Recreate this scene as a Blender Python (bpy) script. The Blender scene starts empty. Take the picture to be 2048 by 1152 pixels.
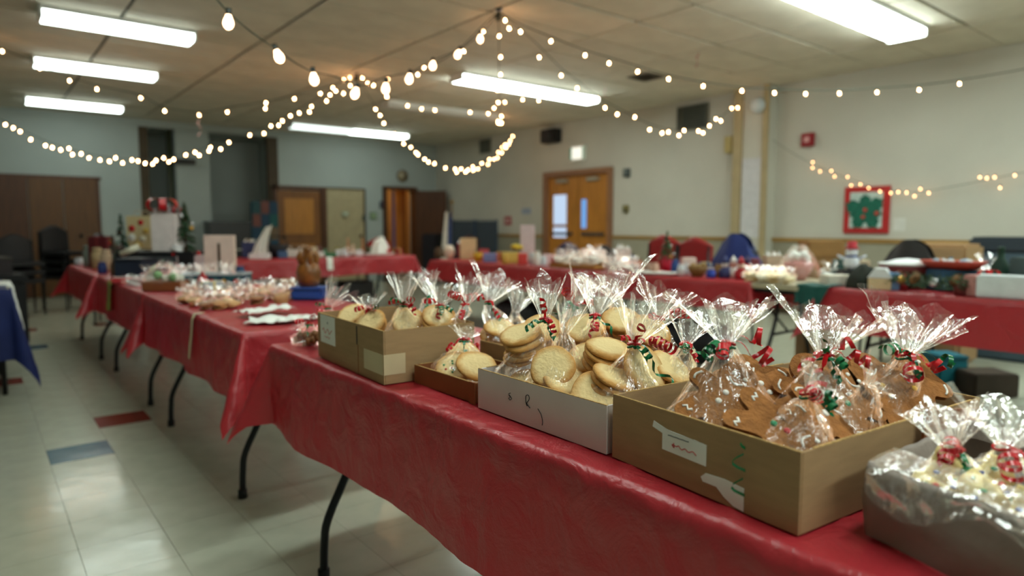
import bpy, bmesh, math, random
from mathutils import Vector, Matrix, noise as mnoise

# ------------------------------------------------------------------ camera, world, exposure
scene = bpy.context.scene
COL = scene.collection
FPX = 1335.0
PITCH = math.atan(122 / FPX)
PSI = math.atan(1079 * math.cos(PITCH) / FPX)
CAM = Vector((0, 0, 1.14))
_s, _c, _sp, _cp = math.sin(PSI), math.cos(PSI), math.sin(PITCH), math.cos(PITCH)
RT = Vector((_c, -_s, 0))
FW = Vector((_s * _cp, _c * _cp, -_sp))
UP = Vector((_s * _sp, _c * _sp, _cp))

cd = bpy.data.cameras.new('camera')
cam = bpy.data.objects.new('camera', cd)
COL.objects.link(cam)
cam.location = CAM
cam.rotation_euler = (math.pi / 2 - PITCH, 0, -PSI)
cd.sensor_width = 36
cd.lens = FPX / 2048 * 36
cd.clip_start = .02
cd.dof.use_dof = True
cd.dof.focus_distance = 1.28
cd.dof.aperture_fstop = 2.1
scene.camera = cam

world = bpy.data.worlds.new('world')
scene.world = world
world.use_nodes = True
world.node_tree.nodes['Background'].inputs[0].default_value = (.02, .025, .03, 1)
vs = scene.view_settings
vs.view_transform = 'Standard'
vs.look = 'None'
vs.exposure = 0.7
vs.gamma = 1
vs.use_curve_mapping = False
try:
    scene.cycles.transparent_max_bounces = 32
    scene.cycles.max_bounces = 6
    scene.cycles.use_denoising = True
    scene.cycles.sample_clamp_indirect = 4
    scene.cycles.caustics_reflective = False
    scene.cycles.caustics_refractive = False
except Exception:
    pass
TUBE_COL = (.86, 1.0, .93)
TUBE_POWER = 15.0
BULB_COL = (1.0, .50, .22)
BULB_POWER = 34.0


def ray(px, py):
    return FW + RT * ((px - 1024) / FPX) - UP * ((py - 576) / FPX)


def at(px, py, t):
    return CAM + ray(px, py) * t


def on_z(px, py, z):
    d = ray(px, py)
    return CAM + d * ((z - CAM.z) / d.z)


def on_x(px, py, x):
    d = ray(px, py)
    return CAM + d * (x / d.x)


def on_y(px, py, y):
    d = ray(px, py)
    return CAM + d * (y / d.y)


def depth_of(p):
    return (Vector(p) - CAM).dot(FW)


def camdir(r, u, c):
    return (RT * r + UP * u - FW * c).normalized()


def project(p):
    q = Vector(p) - CAM
    d = q.dot(FW)
    return 1024 + FPX * q.dot(RT) / d, 576 - FPX * q.dot(UP) / d, d


def lin(c):
    return tuple(((v / 12.92) if v <= .04045 else ((v + .055) / 1.055) ** 2.4) for v in c)


def rgb(r, g, b):
    return lin((r / 255, g / 255, b / 255))


# ------------------------------------------------------------------ materials
MATS = {}


def mat(name, col, rough=.55, spec=.4, metal=0., var=0., vscale=8., bump=0., bscale=40., trans=0., emit=None, estr=0.,
        col2=None, coat=0., alpha=1., stretch=None):
    if name in MATS:
        return MATS[name]
    m = bpy.data.materials.new(name)
    m.use_nodes = True
    nt = m.node_tree
    b = nt.nodes['Principled BSDF']
    b.inputs['Base Color'].default_value = (*col, 1)
    b.inputs['Roughness'].default_value = rough
    b.inputs['Specular IOR Level'].default_value = spec
    b.inputs['Metallic'].default_value = metal
    b.inputs['Coat Weight'].default_value = coat
    b.inputs['Alpha'].default_value = alpha
    if trans:
        b.inputs['Transmission Weight'].default_value = trans
    if emit:
        b.inputs['Emission Color'].default_value = (*emit, 1)
        b.inputs['Emission Strength'].default_value = estr
    if var or bump:
        tc = nt.nodes.new('ShaderNodeTexCoord')
        src = tc.outputs['Object']
        if stretch:
            mp = nt.nodes.new('ShaderNodeMapping')
            mp.inputs['Scale'].default_value = stretch
            nt.links.new(src, mp.inputs[0])
            src = mp.outputs[0]
    if var:
        n = nt.nodes.new('ShaderNodeTexNoise')
        n.inputs['Scale'].default_value = vscale
        n.inputs['Detail'].default_value = 5
        nt.links.new(src, n.inputs['Vector'])
        r = nt.nodes.new('ShaderNodeValToRGB')
        a = tuple(max(0, v * (1 - var)) for v in col)
        z = col2 if col2 else tuple(min(1, v * (1 + var)) for v in col)
        r.color_ramp.elements[0].color = (*a, 1)
        r.color_ramp.elements[1].color = (*z, 1)
        r.color_ramp.elements[0].position = .35
        r.color_ramp.elements[1].position = .65
        nt.links.new(n.outputs['Fac'], r.inputs['Fac'])
        nt.links.new(r.outputs['Color'], b.inputs['Base Color'])
    if bump:
        n = nt.nodes.new('ShaderNodeTexNoise')
        n.inputs['Scale'].default_value = bscale
        n.inputs['Detail'].default_value = 4
        nt.links.new(src, n.inputs['Vector'])
        bp = nt.nodes.new('ShaderNodeBump')
        bp.inputs['Strength'].default_value = bump
        bp.inputs['Distance'].default_value = .01
        nt.links.new(n.outputs['Fac'], bp.inputs['Height'])
        nt.links.new(bp.outputs['Normal'], b.inputs['Normal'])
    MATS[name] = m
    return m


def plain(r, g, b, rough=.55):
    return mat('plain_%d_%d_%d_%d' % (r, g, b, int(rough * 100)), rgb(r, g, b), rough, var=.06, vscale=15)


def cellophane(name, haze=.065, gloss=.045, rough=.09, tint=(1, 1, 1), bscale=55., bstr=.5):
    m = bpy.data.materials.new(name)
    m.use_nodes = True
    nt = m.node_tree
    nt.nodes.clear()
    N = nt.nodes.new
    out = N('ShaderNodeOutputMaterial')
    tr = N('ShaderNodeBsdfTransparent')
    tr.inputs[0].default_value = (tint[0] * .97, tint[1] * .97, tint[2] * .97, 1)
    gl = N('ShaderNodeBsdfGlossy')
    gl.inputs['Roughness'].default_value = rough
    df = N('ShaderNodeBsdfDiffuse')
    df.inputs[0].default_value = (.9, .9, .9, 1)
    tl = N('ShaderNodeBsdfTranslucent')
    tl.inputs[0].default_value = (.9, .9, .9, 1)
    add = N('ShaderNodeMixShader')
    add.inputs[0].default_value = .5
    nt.links.new(df.outputs[0], add.inputs[1])
    nt.links.new(tl.outputs[0], add.inputs[2])
    tc = N('ShaderNodeTexCoord')
    n1 = N('ShaderNodeTexNoise')
    n1.inputs['Scale'].default_value = bscale
    n1.inputs['Detail'].default_value = 3
    n1.inputs['Distortion'].default_value = 1.5
    mp0 = N('ShaderNodeMapping')
    mp0.inputs['Scale'].default_value = (1, 1, .35)
    nt.links.new(tc.outputs['Object'], mp0.inputs[0])
    nt.links.new(mp0.outputs[0], n1.inputs['Vector'])
    vo = N('ShaderNodeTexVoronoi')
    vo.feature = 'DISTANCE_TO_EDGE'
    vo.inputs['Scale'].default_value = bscale * .7
    nt.links.new(tc.outputs['Object'], vo.inputs['Vector'])
    sm = N('ShaderNodeMath')
    sm.operation = 'ADD'
    nt.links.new(n1.outputs['Fac'], sm.inputs[0])
    mv = N('ShaderNodeMath')
    mv.operation = 'MULTIPLY'
    mv.inputs[1].default_value = 1.2
    nt.links.new(vo.outputs['Distance'], mv.inputs[0])
    nt.links.new(mv.outputs[0], sm.inputs[1])
    bp = N('ShaderNodeBump')
    bp.inputs['Strength'].default_value = bstr
    bp.inputs['Distance'].default_value = .004
    nt.links.new(sm.outputs[0], bp.inputs['Height'])
    nt.links.new(bp.outputs[0], gl.inputs['Normal'])
    fr = N('ShaderNodeFresnel')
    fr.inputs['IOR'].default_value = 1.5
    nt.links.new(bp.outputs[0], fr.inputs['Normal'])
    ma = N('ShaderNodeMath')
    ma.operation = 'MULTIPLY_ADD'
    ma.use_clamp = True
    ma.inputs[1].default_value = .42
    ma.inputs[2].default_value = gloss
    nt.links.new(fr.outputs[0], ma.inputs[0])
    m1 = N('ShaderNodeMixShader')
    mp = N('ShaderNodeMapping')
    mp.inputs['Scale'].default_value = (1, 1, .28)
    nt.links.new(tc.outputs['Object'], mp.inputs[0])
    n3 = N('ShaderNodeTexNoise')
    n3.inputs['Scale'].default_value = bscale * 1.6
    n3.inputs['Detail'].default_value = 4
    n3.inputs['Distortion'].default_value = 2.5
    nt.links.new(mp.outputs[0], n3.inputs['Vector'])
    hz = N('ShaderNodeMapRange')
    hz.inputs[1].default_value = .50
    hz.inputs[2].default_value = .78
    hz.inputs[3].default_value = haze * .5
    hz.inputs[4].default_value = haze * 5
    nt.links.new(n3.outputs['Fac'], hz.inputs[0])
    nt.links.new(hz.outputs[0], m1.inputs[0])
    nt.links.new(tr.outputs[0], m1.inputs[1])
    nt.links.new(add.outputs[0], m1.inputs[2])
    m2 = N('ShaderNodeAddShader')
    cc = N('ShaderNodeCombineColor')
    for k in range(3):
        nt.links.new(ma.outputs[0], cc.inputs[k])
    nt.links.new(cc.outputs[0], gl.inputs['Color'])
    nt.links.new(m1.outputs[0], m2.inputs[0])
    nt.links.new(gl.outputs[0], m2.inputs[1])
    nt.links.new(m2.outputs[0], out.inputs[0])
    MATS[name] = m
    return m


def emitter(name, col, strength):
    m = bpy.data.materials.new(name)
    m.use_nodes = True
    nt = m.node_tree
    nt.nodes.clear()
    o = nt.nodes.new('ShaderNodeOutputMaterial')
    e = nt.nodes.new('ShaderNodeEmission')
    e.inputs[0].default_value = (*col, 1)
    e.inputs[1].default_value = strength
    nt.links.new(e.outputs[0], o.inputs[0])
    MATS[name] = m
    return m


def red_cloth():
    m = bpy.data.materials.new('red_plastic_cloth')
    m.use_nodes = True
    nt = m.node_tree
    nt.nodes.clear()
    N = nt.nodes.new
    out = N('ShaderNodeOutputMaterial')
    p = N('ShaderNodeBsdfPrincipled')
    p.inputs['Base Color'].default_value = (.53, .032, .045, 1)
    p.inputs['Roughness'].default_value = .34
    p.inputs['Specular IOR Level'].default_value = .8
    t = N('ShaderNodeBsdfTranslucent')
    t.inputs[0].default_value = (.62, .012, .016, 1)
    mx = N('ShaderNodeMixShader')
    mx.inputs[0].default_value = .30
    tc = N('ShaderNodeTexCoord')
    n1 = N('ShaderNodeTexNoise')
    n1.inputs['Scale'].default_value = 9
    n1.inputs['Detail'].default_value = 6
    n1.inputs['Distortion'].default_value = .6
    nt.links.new(tc.outputs['Object'], n1.inputs['Vector'])
    b1 = N('ShaderNodeBump')
    b1.inputs['Strength'].default_value = .6
    b1.inputs['Distance'].default_value = .03
    nt.links.new(n1.outputs['Fac'], b1.inputs['Height'])
    n2 = N('ShaderNodeTexNoise')
    n2.inputs['Scale'].default_value = 260
    nt.links.new(tc.outputs['Object'], n2.inputs['Vector'])
    b2 = N('ShaderNodeBump')
    b2.inputs['Strength'].default_value = .12
    b2.inputs['Distance'].default_value = .004
    nt.links.new(n2.outputs['Fac'], b2.inputs['Height'])
    nt.links.new(b1.outputs[0], b2.inputs['Normal'])
    nt.links.new(b2.outputs[0], p.inputs['Normal'])
    nt.links.new(p.outputs[0], mx.inputs[1])
    nt.links.new(t.outputs[0], mx.inputs[2])
    nt.links.new(mx.outputs[0], out.inputs[0])
    MATS['red_plastic_cloth'] = m
    return m


def radial_mat(name, c_in, c_out, radius, rough=.75, bump=.28, bscale=140):
    """browner towards the rim of a round baked thing (its own colour)"""
    m = mat(name, c_in, rough, .25, bump=bump, bscale=bscale)
    nt = m.node_tree
    b = nt.nodes['Principled BSDF']
    tc = nt.nodes.new('ShaderNodeTexCoord')
    sx = nt.nodes.new('ShaderNodeVectorMath')
    sx.operation = 'MULTIPLY'
    sx.inputs[1].default_value = (1, 1, 0)
    nt.links.new(tc.outputs['Object'], sx.inputs[0])
    ln = nt.nodes.new('ShaderNodeVectorMath')
    ln.operation = 'LENGTH'
    nt.links.new(sx.outputs[0], ln.inputs[0])
    no = nt.nodes.new('ShaderNodeTexNoise')
    no.inputs['Scale'].default_value = 45
    nt.links.new(tc.outputs['Object'], no.inputs['Vector'])
    ad = nt.nodes.new('ShaderNodeMath')
    ad.operation = 'MULTIPLY_ADD'
    ad.inputs[1].default_value = .018
    nt.links.new(no.outputs['Fac'], ad.inputs[0])
    nt.links.new(ln.outputs['Value'], ad.inputs[2])
    mr = nt.nodes.new('ShaderNodeMapRange')
    mr.inputs[1].default_value = radius * .85
    mr.inputs[2].default_value = radius * 1.18
    nt.links.new(ad.outputs[0], mr.inputs[0])
    r = nt.nodes.new('ShaderNodeValToRGB')
    r.color_ramp.elements[0].color = (*c_in, 1)
    r.color_ramp.elements[1].color = (*c_out, 1)
    nt.links.new(mr.outputs[0], r.inputs[0])
    nt.links.new(r.outputs[0], b.inputs['Base Color'])
    return m


# ------------------------------------------------------------------ mesh helpers
class MB:
    def __init__(self):
        self.v, self.f, self.sm = [], [], []

    def add(self, vs, fs, smooth=False):
        o = len(self.v)
        self.v += [tuple(p) for p in vs]
        self.f += [tuple(i + o for i in f) for f in fs]
        self.sm += [smooth] * len(fs)
        return self

    def box(self, c, s, rz=0, rx=0, ry=0):
        hx, hy, hz = s[0] / 2, s[1] / 2, s[2] / 2
        M = Matrix.Rotation(rz, 3, 'Z') @ Matrix.Rotation(ry, 3, 'Y') @ Matrix.Rotation(rx, 3, 'X')
        c = Vector(c)
        vs = [c + M @ Vector((x * hx, y * hy, z * hz)) for x in (-1, 1) for y in (-1, 1) for z in (-1, 1)]
        return self.add(vs, [(0, 1, 3, 2), (4, 6, 7, 5), (0, 4, 5, 1), (2, 3, 7, 6), (0, 2, 6, 4), (1, 5, 7, 3)])

    def tube(self, pts, r, n=8, closed=False, smooth=True, cap=True):
        pts = [Vector(p) for p in pts]
        m = len(pts)
        rs = r if isinstance(r, (list, tuple)) else [r] * m
        vs, fs = [], []
        nrm = None
        for i, p in enumerate(pts):
            a = pts[(i - 1) % m] if (closed or i > 0) else p
            b = pts[(i + 1) % m] if (closed or i < m - 1) else p
            t = (b - a)
            if t.length < 1e-9:
                t = Vector((0, 0, 1))
            t.normalize()
            if nrm is None:
                nrm = t.orthogonal().normalized()
            nrm = (nrm - t * nrm.dot(t))
            if nrm.length < 1e-6:
                nrm = t.orthogonal()
            nrm.normalize()
            bn = t.cross(nrm)
            for k in range(n):
                a_ = 2 * math.pi * k / n
                vs.append(p + (nrm * math.cos(a_) + bn * math.sin(a_)) * rs[i])
        for i in range(m if closed else m - 1):
            j = (i + 1) % m
            for k in range(n):
                k2 = (k + 1) % n
                fs.append((i * n + k, i * n + k2, j * n + k2, j * n + k))
        if cap and not closed:
            fs.append(tuple(range(n - 1, -1, -1)))
            fs.append(tuple((m - 1) * n + k for k in range(n)))
        return self.add(vs, fs, smooth)

    def lathe(self, prof, n=20, c=(0, 0, 0), axis=None, smooth=True, sx=1, sy=1):
        """prof: list of (radius, height)"""
        c = Vector(c)
        M = Matrix.Identity(3)
        if axis is not None:
            M = Vector((0, 0, 1)).rotation_difference(Vector(axis)).to_matrix()
        vs, fs = [], []
        for r, h in prof:
            for k in range(n):
                a = 2 * math.pi * k / n
                vs.append(c + M @ Vector((r * math.cos(a) * sx, r * math.sin(a) * sy, h)))
        for i in range(len(prof) - 1):
            for k in range(n):
                k2 = (k + 1) % n
                fs.append((i * n + k, i * n + k2, (i + 1) * n + k2, (i + 1) * n + k))
        if prof[0][0] > 1e-5:
            fs.append(tuple(range(n - 1, -1, -1)))
        if prof[-1][0] > 1e-5:
            fs.append(tuple((len(prof) - 1) * n + k for k in range(n)))
        return self.add(vs, fs, smooth)

    def ball(self, c, r, n=12, m=8, sz=1.):
        return self.lathe([(max(1e-6, r * math.sin(math.pi * i / m)), -r * sz * math.cos(math.pi * i / m)) for i in range(m + 1)], n, c)

    def prism(self, poly, h, c=(0, 0, 0), M=None, chamfer=0., smooth=False):
        """2d outline raised by h; M maps local to world"""
        M = M or Matrix.Identity(3)
        c = Vector(c)
        n = len(poly)
        cx = sum(p[0] for p in poly) / n
        cy = sum(p[1] for p in poly) / n
        rings = [(1, 0), (1, h)]
        if chamfer:
            rings = [(1 - .5 * chamfer, 0), (1, h * .25), (1, h * .65), (1 - .35 * chamfer, h * .9), (1 - chamfer, h)]
        vs, fs = [], []
        for k, z in rings:
            for p in poly:
                vs.append(c + M @ Vector((cx + (p[0] - cx) * k, cy + (p[1] - cy) * k, z)))
        for i in range(len(rings) - 1):
            for k in range(n):
                k2 = (k + 1) % n
                fs.append((i * n + k, i * n + k2, (i + 1) * n + k2, (i + 1) * n + k))
        fs.append(tuple(range(n - 1, -1, -1)))
        fs.append(tuple((len(rings) - 1) * n + k for k in range(n)))
        return self.add(vs, fs, smooth)

    def strip(self, pts, wdirs, w, smooth=True):
        vs, fs = [], []
        for p, d in zip(pts, wdirs):
            vs += [Vector(p) - Vector(d) * w / 2, Vector(p) + Vector(d) * w / 2]
        for i in range(len(pts) - 1):
            fs.append((2 * i, 2 * i + 1, 2 * i + 3, 2 * i + 2))
        return self.add(vs, fs, smooth)

    def grid(self, nu, nv, fn, smooth=True, wrap=False):
        vs = [fn(i / (nu if wrap else nu - 1), j / (nv - 1)) for j in range(nv) for i in range(nu)]
        fs = []
        for j in range(nv - 1):
            for i in range(nu if wrap else nu - 1):
                i2 = (i + 1) % nu
                fs.append((j * nu + i, j * nu + i2, (j + 1) * nu + i2, (j + 1) * nu + i))
        return self.add(vs, fs, smooth)

    def mesh(self, name, m, bevel=0., seg=2):
        me = bpy.data.meshes.new(name)
        me.from_pydata(self.v, [], self.f)
        me.polygons.foreach_set('use_smooth', self.sm)
        if bevel:
            bm = bmesh.new()
            bm.from_mesh(me)
            es = [e for e in bm.edges if len(e.link_faces) == 2 and e.calc_face_angle(0) > .6]
            bmesh.ops.bevel(bm, geom=es, offset=bevel, segments=seg, affect='EDGES', clamp_overlap=True)
            bm.to_mesh(me)
            bm.free()
        if m is not None:
            me.materials.append(MATS[m] if isinstance(m, str) else m)
        me.update()
        return me

    def obj(self, name, m, parent=None, bevel=0., label=None, seg=2):
        return link(name, self.mesh(name, m, bevel, seg), parent, label)


def link(name, me, parent=None, label=None, loc=None, rot=None):
    o = bpy.data.objects.new(name, me)
    COL.objects.link(o)
    if parent is not None:
        o.parent = parent
    if label:
        o['label'] = label
    if loc is not None:
        o.location = loc
    if rot is not None:
        if isinstance(rot, Matrix):
            o.rotation_euler = rot.to_euler()
        else:
            o.rotation_euler = rot
    return o


def tag(o, label, cat, group=None):
    o['label'] = label
    o['category'] = cat
    if group:
        o['group'] = group
    return o


def thing(name, label, cat, loc=(0, 0, 0), rz=0., group=None):
    o = bpy.data.objects.new(name, None)
    COL.objects.link(o)
    o.empty_display_size = .05
    o.location = loc
    o.rotation_euler = (0, 0, rz)
    return tag(o, label, cat, group)


def struct(name, mb, m, label=None, parent=None, bevel=0.):
    o = mb.obj(name, m, parent, bevel)
    if parent is None:
        o['kind'] = 'structure'
    if label:
        o['label'] = label
    return o


def copy_tree(o, parent=None):
    c = o.copy()
    COL.objects.link(c)
    if parent is not None:
        c.parent = parent
    for ch in list(o.children):
        copy_tree(ch, c)
    return c


def basis(n, spin=0.):
    """rotation whose Z is n"""
    n = Vector(n).normalized()
    M = Vector((0, 0, 1)).rotation_difference(n).to_matrix()
    return M @ Matrix.Rotation(spin, 3, 'Z')


def catmull(pts, k=6):
    pts = [Vector(p) for p in pts]
    P = [pts[0] * 2 - pts[1]] + pts + [pts[-1] * 2 - pts[-2]]
    out = []
    for i in range(1, len(P) - 2):
        for j in range(k):
            t = j / k
            a, b, c, d = P[i - 1], P[i], P[i + 1], P[i + 2]
            out.append(.5 * ((2 * b) + (c - a) * t + (2 * a - 5 * b + 4 * c - d) * t * t + (3 * b - 3 * c + d - a) * t ** 3))
    out.append(pts[-1])
    return out


rnd = random.Random(7)
WALL = mat('painted_wall', rgb(190, 188, 176), .7, .25, var=.05, vscale=1.2, bump=.12, bscale=90)
WALLB = mat('painted_back_wall', rgb(164, 174, 170), .7, .25, var=.05, vscale=1.2, bump=.12, bscale=90)
DADO = mat('dado_paint', rgb(150, 146, 128), .6, .3, var=.05, vscale=2)
RAIL = mat('rail_wood', rgb(150, 116, 62), .5, .4, var=.15, vscale=6, stretch=(1, .2, 1))
WOOD = mat('door_wood', rgb(122, 78, 34), .45, .4, var=.18, vscale=5, stretch=(6, 6, .5))
WOODO = mat('door_wood_orange', rgb(176, 118, 48), .4, .4, var=.15, vscale=5, stretch=(6, 6, .5))
WOODD = mat('door_wood_dark', rgb(78, 46, 24), .45, .4, var=.2, vscale=5, stretch=(6, 6, .5))
FRAME = mat('door_frame_brown', rgb(140, 100, 72), .45, .4, var=.08, vscale=4)
TRIMD = mat('dark_trim', rgb(70, 58, 40), .6, .3, var=.1)
CEIL = mat('ceiling_tile_board', rgb(214, 208, 192), .9, .1, var=.06, vscale=3, bump=.35, bscale=160)
CEILB = mat('ceiling_void', rgb(70, 66, 58), .9, .1, var=.1)
STEEL = mat('black_steel', rgb(32, 33, 34), .35, .5, metal=.6, var=.1)
PLAST = mat('grey_table_board', rgb(176, 166, 140), .6, .3, var=.06, vscale=10)
TUBE = emitter('lit_tube_lens', TUBE_COL, TUBE_POWER)
TUBELOW = emitter('lowered_tube_lens', TUBE_COL, TUBE_POWER * .45)  # tube output lowered to darken the left side of the room
TUBEDIM = emitter('dim_tube_lens', TUBE_COL, TUBE_POWER * .10)
OFFLENS = mat('unlit_lens', rgb(205, 205, 200), .35, .4, var=.03)
WHITEM = mat('white_enamel', rgb(225, 226, 222), .4, .4, var=.03)
BULB = emitter('warm_bulb_glow', BULB_COL, BULB_POWER)
BULBN = emitter('warm_bulb_glow_near', (1.0, .58, .32), BULB_POWER * .22)
BULBF = emitter('faint_bulb_glow', BULB_COL, BULB_POWER * .16)
CORD = mat('green_cord', rgb(38, 52, 40), .5, .4, var=.1)
CLOTH = red_cloth()
FILM = cellophane('cellophane_film')
FILMF = cellophane('cellophane_wrap_far', haze=.045, gloss=.03, rough=.16, bscale=25, bstr=.9)
KRAFT = mat('kraft_board', rgb(166, 134, 98), .8, .2, var=.06, vscale=14, bump=.10, bscale=180, stretch=(1, 1, 6))
KRAFTD = mat('kraft_board_brown', rgb(140, 84, 50), .75, .2, var=.06, vscale=14, bump=.08, bscale=180)
KRAFTE = mat('corrugated_edge', rgb(186, 150, 98), .9, .1, var=.25, vscale=150)
WBOARD = mat('white_coated_board', rgb(214, 204, 200), .6, .3, var=.03, vscale=10)
PAPER = mat('white_paper', rgb(236, 236, 230), .7, .2, var=.03)
TAPE = mat('paper_tape', rgb(205, 186, 150), .45, .4, var=.05)
REDR = mat('red_ribbon', rgb(196, 18, 28), .25, .6, var=.08, vscale=60)
GRNR = mat('green_ribbon', rgb(10, 110, 62), .25, .6, var=.08, vscale=60)
COOKIE = radial_mat('sugar_cookie', rgb(240, 211, 155), rgb(208, 150, 82), .046)
GINGER = mat('gingerbread', rgb(158, 102, 54), .8, .25, var=.15, vscale=70, bump=.5, bscale=150)
ICING = mat('white_icing', rgb(246, 240, 232), .35, .4, var=.02)
ICER = mat('red_icing', rgb(214, 40, 48), .35, .4, var=.05)
ICEG = mat('green_icing', rgb(20, 150, 100), .35, .4, var=.05)
ICEY = mat('yellow_icing', rgb(240, 180, 40), .35, .4, var=.05)
ICEB = mat('blue_icing', rgb(50, 80, 170), .35, .4, var=.05)
INK = mat('ink', rgb(50, 48, 50), .6, .2, var=.1)
INKR = mat('red_ink', rgb(190, 60, 60), .6, .2, var=.1)

# ------------------------------------------------------------------ room shell
XR, XL, YB, YF, ZC = 8.3, -3.2, 13.07, -4.3, 2.98

# floor: dark adhesive bed with vinyl tiles laid on it
floor = struct('floor', MB().box(((XR + XL) / 2, (YB + 1.5 + YF) / 2, -.053), (XR - XL + .4, YB + 1.5 - YF + .4, .1)),
               mat('floor_bed', rgb(120, 116, 100), .6, .3, var=.08))
T = .27


def vinyl(name, col, amt):
    m = mat(name, col, .20, .5, var=amt, vscale=9, bump=.06, bscale=14)
    nt = m.node_tree
    b = nt.nodes['Principled BSDF']
    n = nt.nodes.new('ShaderNodeTexNoise')
    n.inputs['Scale'].default_value = 7
    n.inputs['Detail'].default_value = 6
    tc = nt.nodes.new('ShaderNodeTexCoord')
    nt.links.new(tc.outputs['Object'], n.inputs['Vector'])
    mr = nt.nodes.new('ShaderNodeMapRange')
    mr.inputs[3].default_value = .07
    mr.inputs[4].default_value = .24
    nt.links.new(n.outputs['Fac'], mr.inputs[0])
    nt.links.new(mr.outputs[0], b.inputs['Roughness'])
    return m


VIN = vinyl('cream_vinyl', rgb(186, 187, 168), .05)
VINR = vinyl('red_vinyl', rgb(132, 62, 48), .10)
VINB = vinyl('blue_vinyl', rgb(62, 98, 116), .10)
accent = {}
for (px, py), col in {(30, 662): 'r', (50, 699): 'b', (10, 759): 'r', (212, 650): 'r', (243, 838): 'r', (158, 906): 'b',
                      (1945, 742): 'b', (1450, 720): 'b'}.items():
    p = on_z(px, py, 0)
    accent[(math.floor((p.x - .497) / T), math.floor((p.y - 4.36) / T))] = col
cells = []
for i in range(math.floor((XL - .497) / T), math.ceil((XR - .497) / T)):
    for j in range(math.floor((YF - 4.36) / T), math.ceil((YB - 4.36) / T)):
        x, y = .497 + (i + .5) * T, 4.36 + (j + .5) * T
        u, v, d = project((x, y, 0))
        vis = d > .3 and -60 < u < 2110 and v < 1215
        hidden = (.95 < x < 1.5 and -.4 < y < 4.3) or x > 1.6 and d < 2.6
        cells.append(((0 if (i, j) in accent else 1, (d if vis and not hidden else 1000 + d)), i, j, x, y))
cells.sort()
tile_me = {k: MB().box((0, 0, -.0015), (T - .0016, T - .0016, .003)).mesh('floor_tile', m) for k, m in (('c', VIN), ('r', VINR), ('b', VINB))}
rest = MB()
for k, (_, i, j, x, y) in enumerate(cells):
    if k < 300:
        o = link('floor_tile', tile_me[accent.get((i, j), 'c')], floor, loc=(x, y, 0))
    else:
        h = T / 2 - .0008
        rest.add([(x - h, y - h, 0), (x + h, y - h, 0), (x + h, y + h, 0), (x - h, y + h, 0)], [(0, 1, 2, 3)])
o = rest.obj('floor_tiles', VIN, floor)
o['kind'] = 'stuff'

# ceiling: dark void above separate acoustic boards
ceiling = struct('ceiling', MB().box(((XR + XL) / 2, (YB + 1.5 + YF) / 2, ZC + .09), (XR - XL + .4, YB + 1.5 - YF + .4, .1)), CEILB)
TX, TY = 1.22, .61
ct = MB().box((0, 0, .012), (TX - .024, TY - .024, .024)).mesh('ceiling_tile', CEIL, bevel=.008, seg=1)
backc = MB()
for i in range(-4, 8):
    for j in range(-8, 23):
        x, y = .52 + (i + .5) * TX - .61, YF + .2 + (j + 8) * TY
        x0, x1 = max(x - TX / 2, XL), min(x + TX / 2, XR)
        if x1 - x0 < .1 or y > YB:
            continue
        y0, y1 = max(y - TY / 2, YF), min(y + TY / 2, YB)
        u, v, d = project((x, y, ZC))
        if d > .5 and v > -260 and -200 < u < 2250:
            if x1 - x0 < TX - .01 or y1 - y0 < TY - .01:
                MB().box(((x0 + x1) / 2, (y0 + y1) / 2, ZC + .012), (x1 - x0 - .012, y1 - y0 - .012, .024)).obj('ceiling_tile', CEIL, ceiling)
            else:
                link('ceiling_tile', ct, ceiling, loc=(x, y, ZC + rnd.uniform(-.002, .002)))
        else:
            backc.box(((x0 + x1) / 2, (y0 + y1) / 2, ZC + .012), (x1 - x0 - .012, y1 - y0 - .012, .024))
o = backc.obj('ceiling_tiles', CEIL, ceiling)
o['kind'] = 'stuff'


def wall_y(mb, x0, x1, z0, z1, y, t=.15):
    mb.box(((x0 + x1) / 2, y + t / 2, (z0 + z1) / 2), (x1 - x0, t, z1 - z0))


def wall_x(mb, y0, y1, z0, z1, x, t=.15):
    mb.box((x + t / 2, (y0 + y1) / 2, (z0 + z1) / 2), (t, y1 - y0, z1 - z0))


H = ZC + .05
# right wall with the double door opening
DY0, DY1, DH = 7.72, 9.25, 2.05
wr = MB()
wall_x(wr, YF, DY0, 0, H, XR)
wall_x(wr, DY1, YB + .15, 0, H, XR)
wall_x(wr, DY0, DY1, DH, H, XR)
wall_right = struct('wall_right', wr, WALL)
dd = MB()
wall_x(dd, YF, DY0 - .08, 0, .955, XR - .012, .012)
wall_x(dd, DY1 + .08, YB, 0, .955, XR - .012, .012)
dd.obj('dado', DADO, wall_right)
tr = MB()
wall_x(tr, YF, DY0 - .08, .95, 1.0, XR - .03, .03)
wall_x(tr, DY1 + .08, YB, .95, 1.0, XR - .03, .03)
struct('trim_1', tr, RAIL, 'wooden chair rail along the right wall')
bb = MB()
wall_x(bb, YF, DY0 - .08, 0, .1, XR - .025, .013)
wall_x(bb, DY1 + .08, YB, 0, .1, XR - .025, .013)
struct('baseboard_right', bb, TRIMD)
# boxed-in pilaster on the right wall
pl = MB()
wall_x(pl, 4.77, 5.28, 0, H, XR - .18, .18)
pil = struct('trim_2', pl, WALL, 'boxed-in pilaster against the right wall')
PILE = mat('pilaster_edge', rgb(168, 152, 116), .65, .3, var=.06)
for y0, y1 in ((4.77, 4.85), (5.15, 5.28)):
    e = MB()
    wall_x(e, y0, y1, 0, H, XR - .21, .03)
    e.obj('edge_board', PILE, pil)
e = MB()
wall_x(e, 4.86, 5.14, 1.0, 2.05, XR - .19, .012)
e.obj('panel', plain(198, 198, 200), pil)

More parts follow.
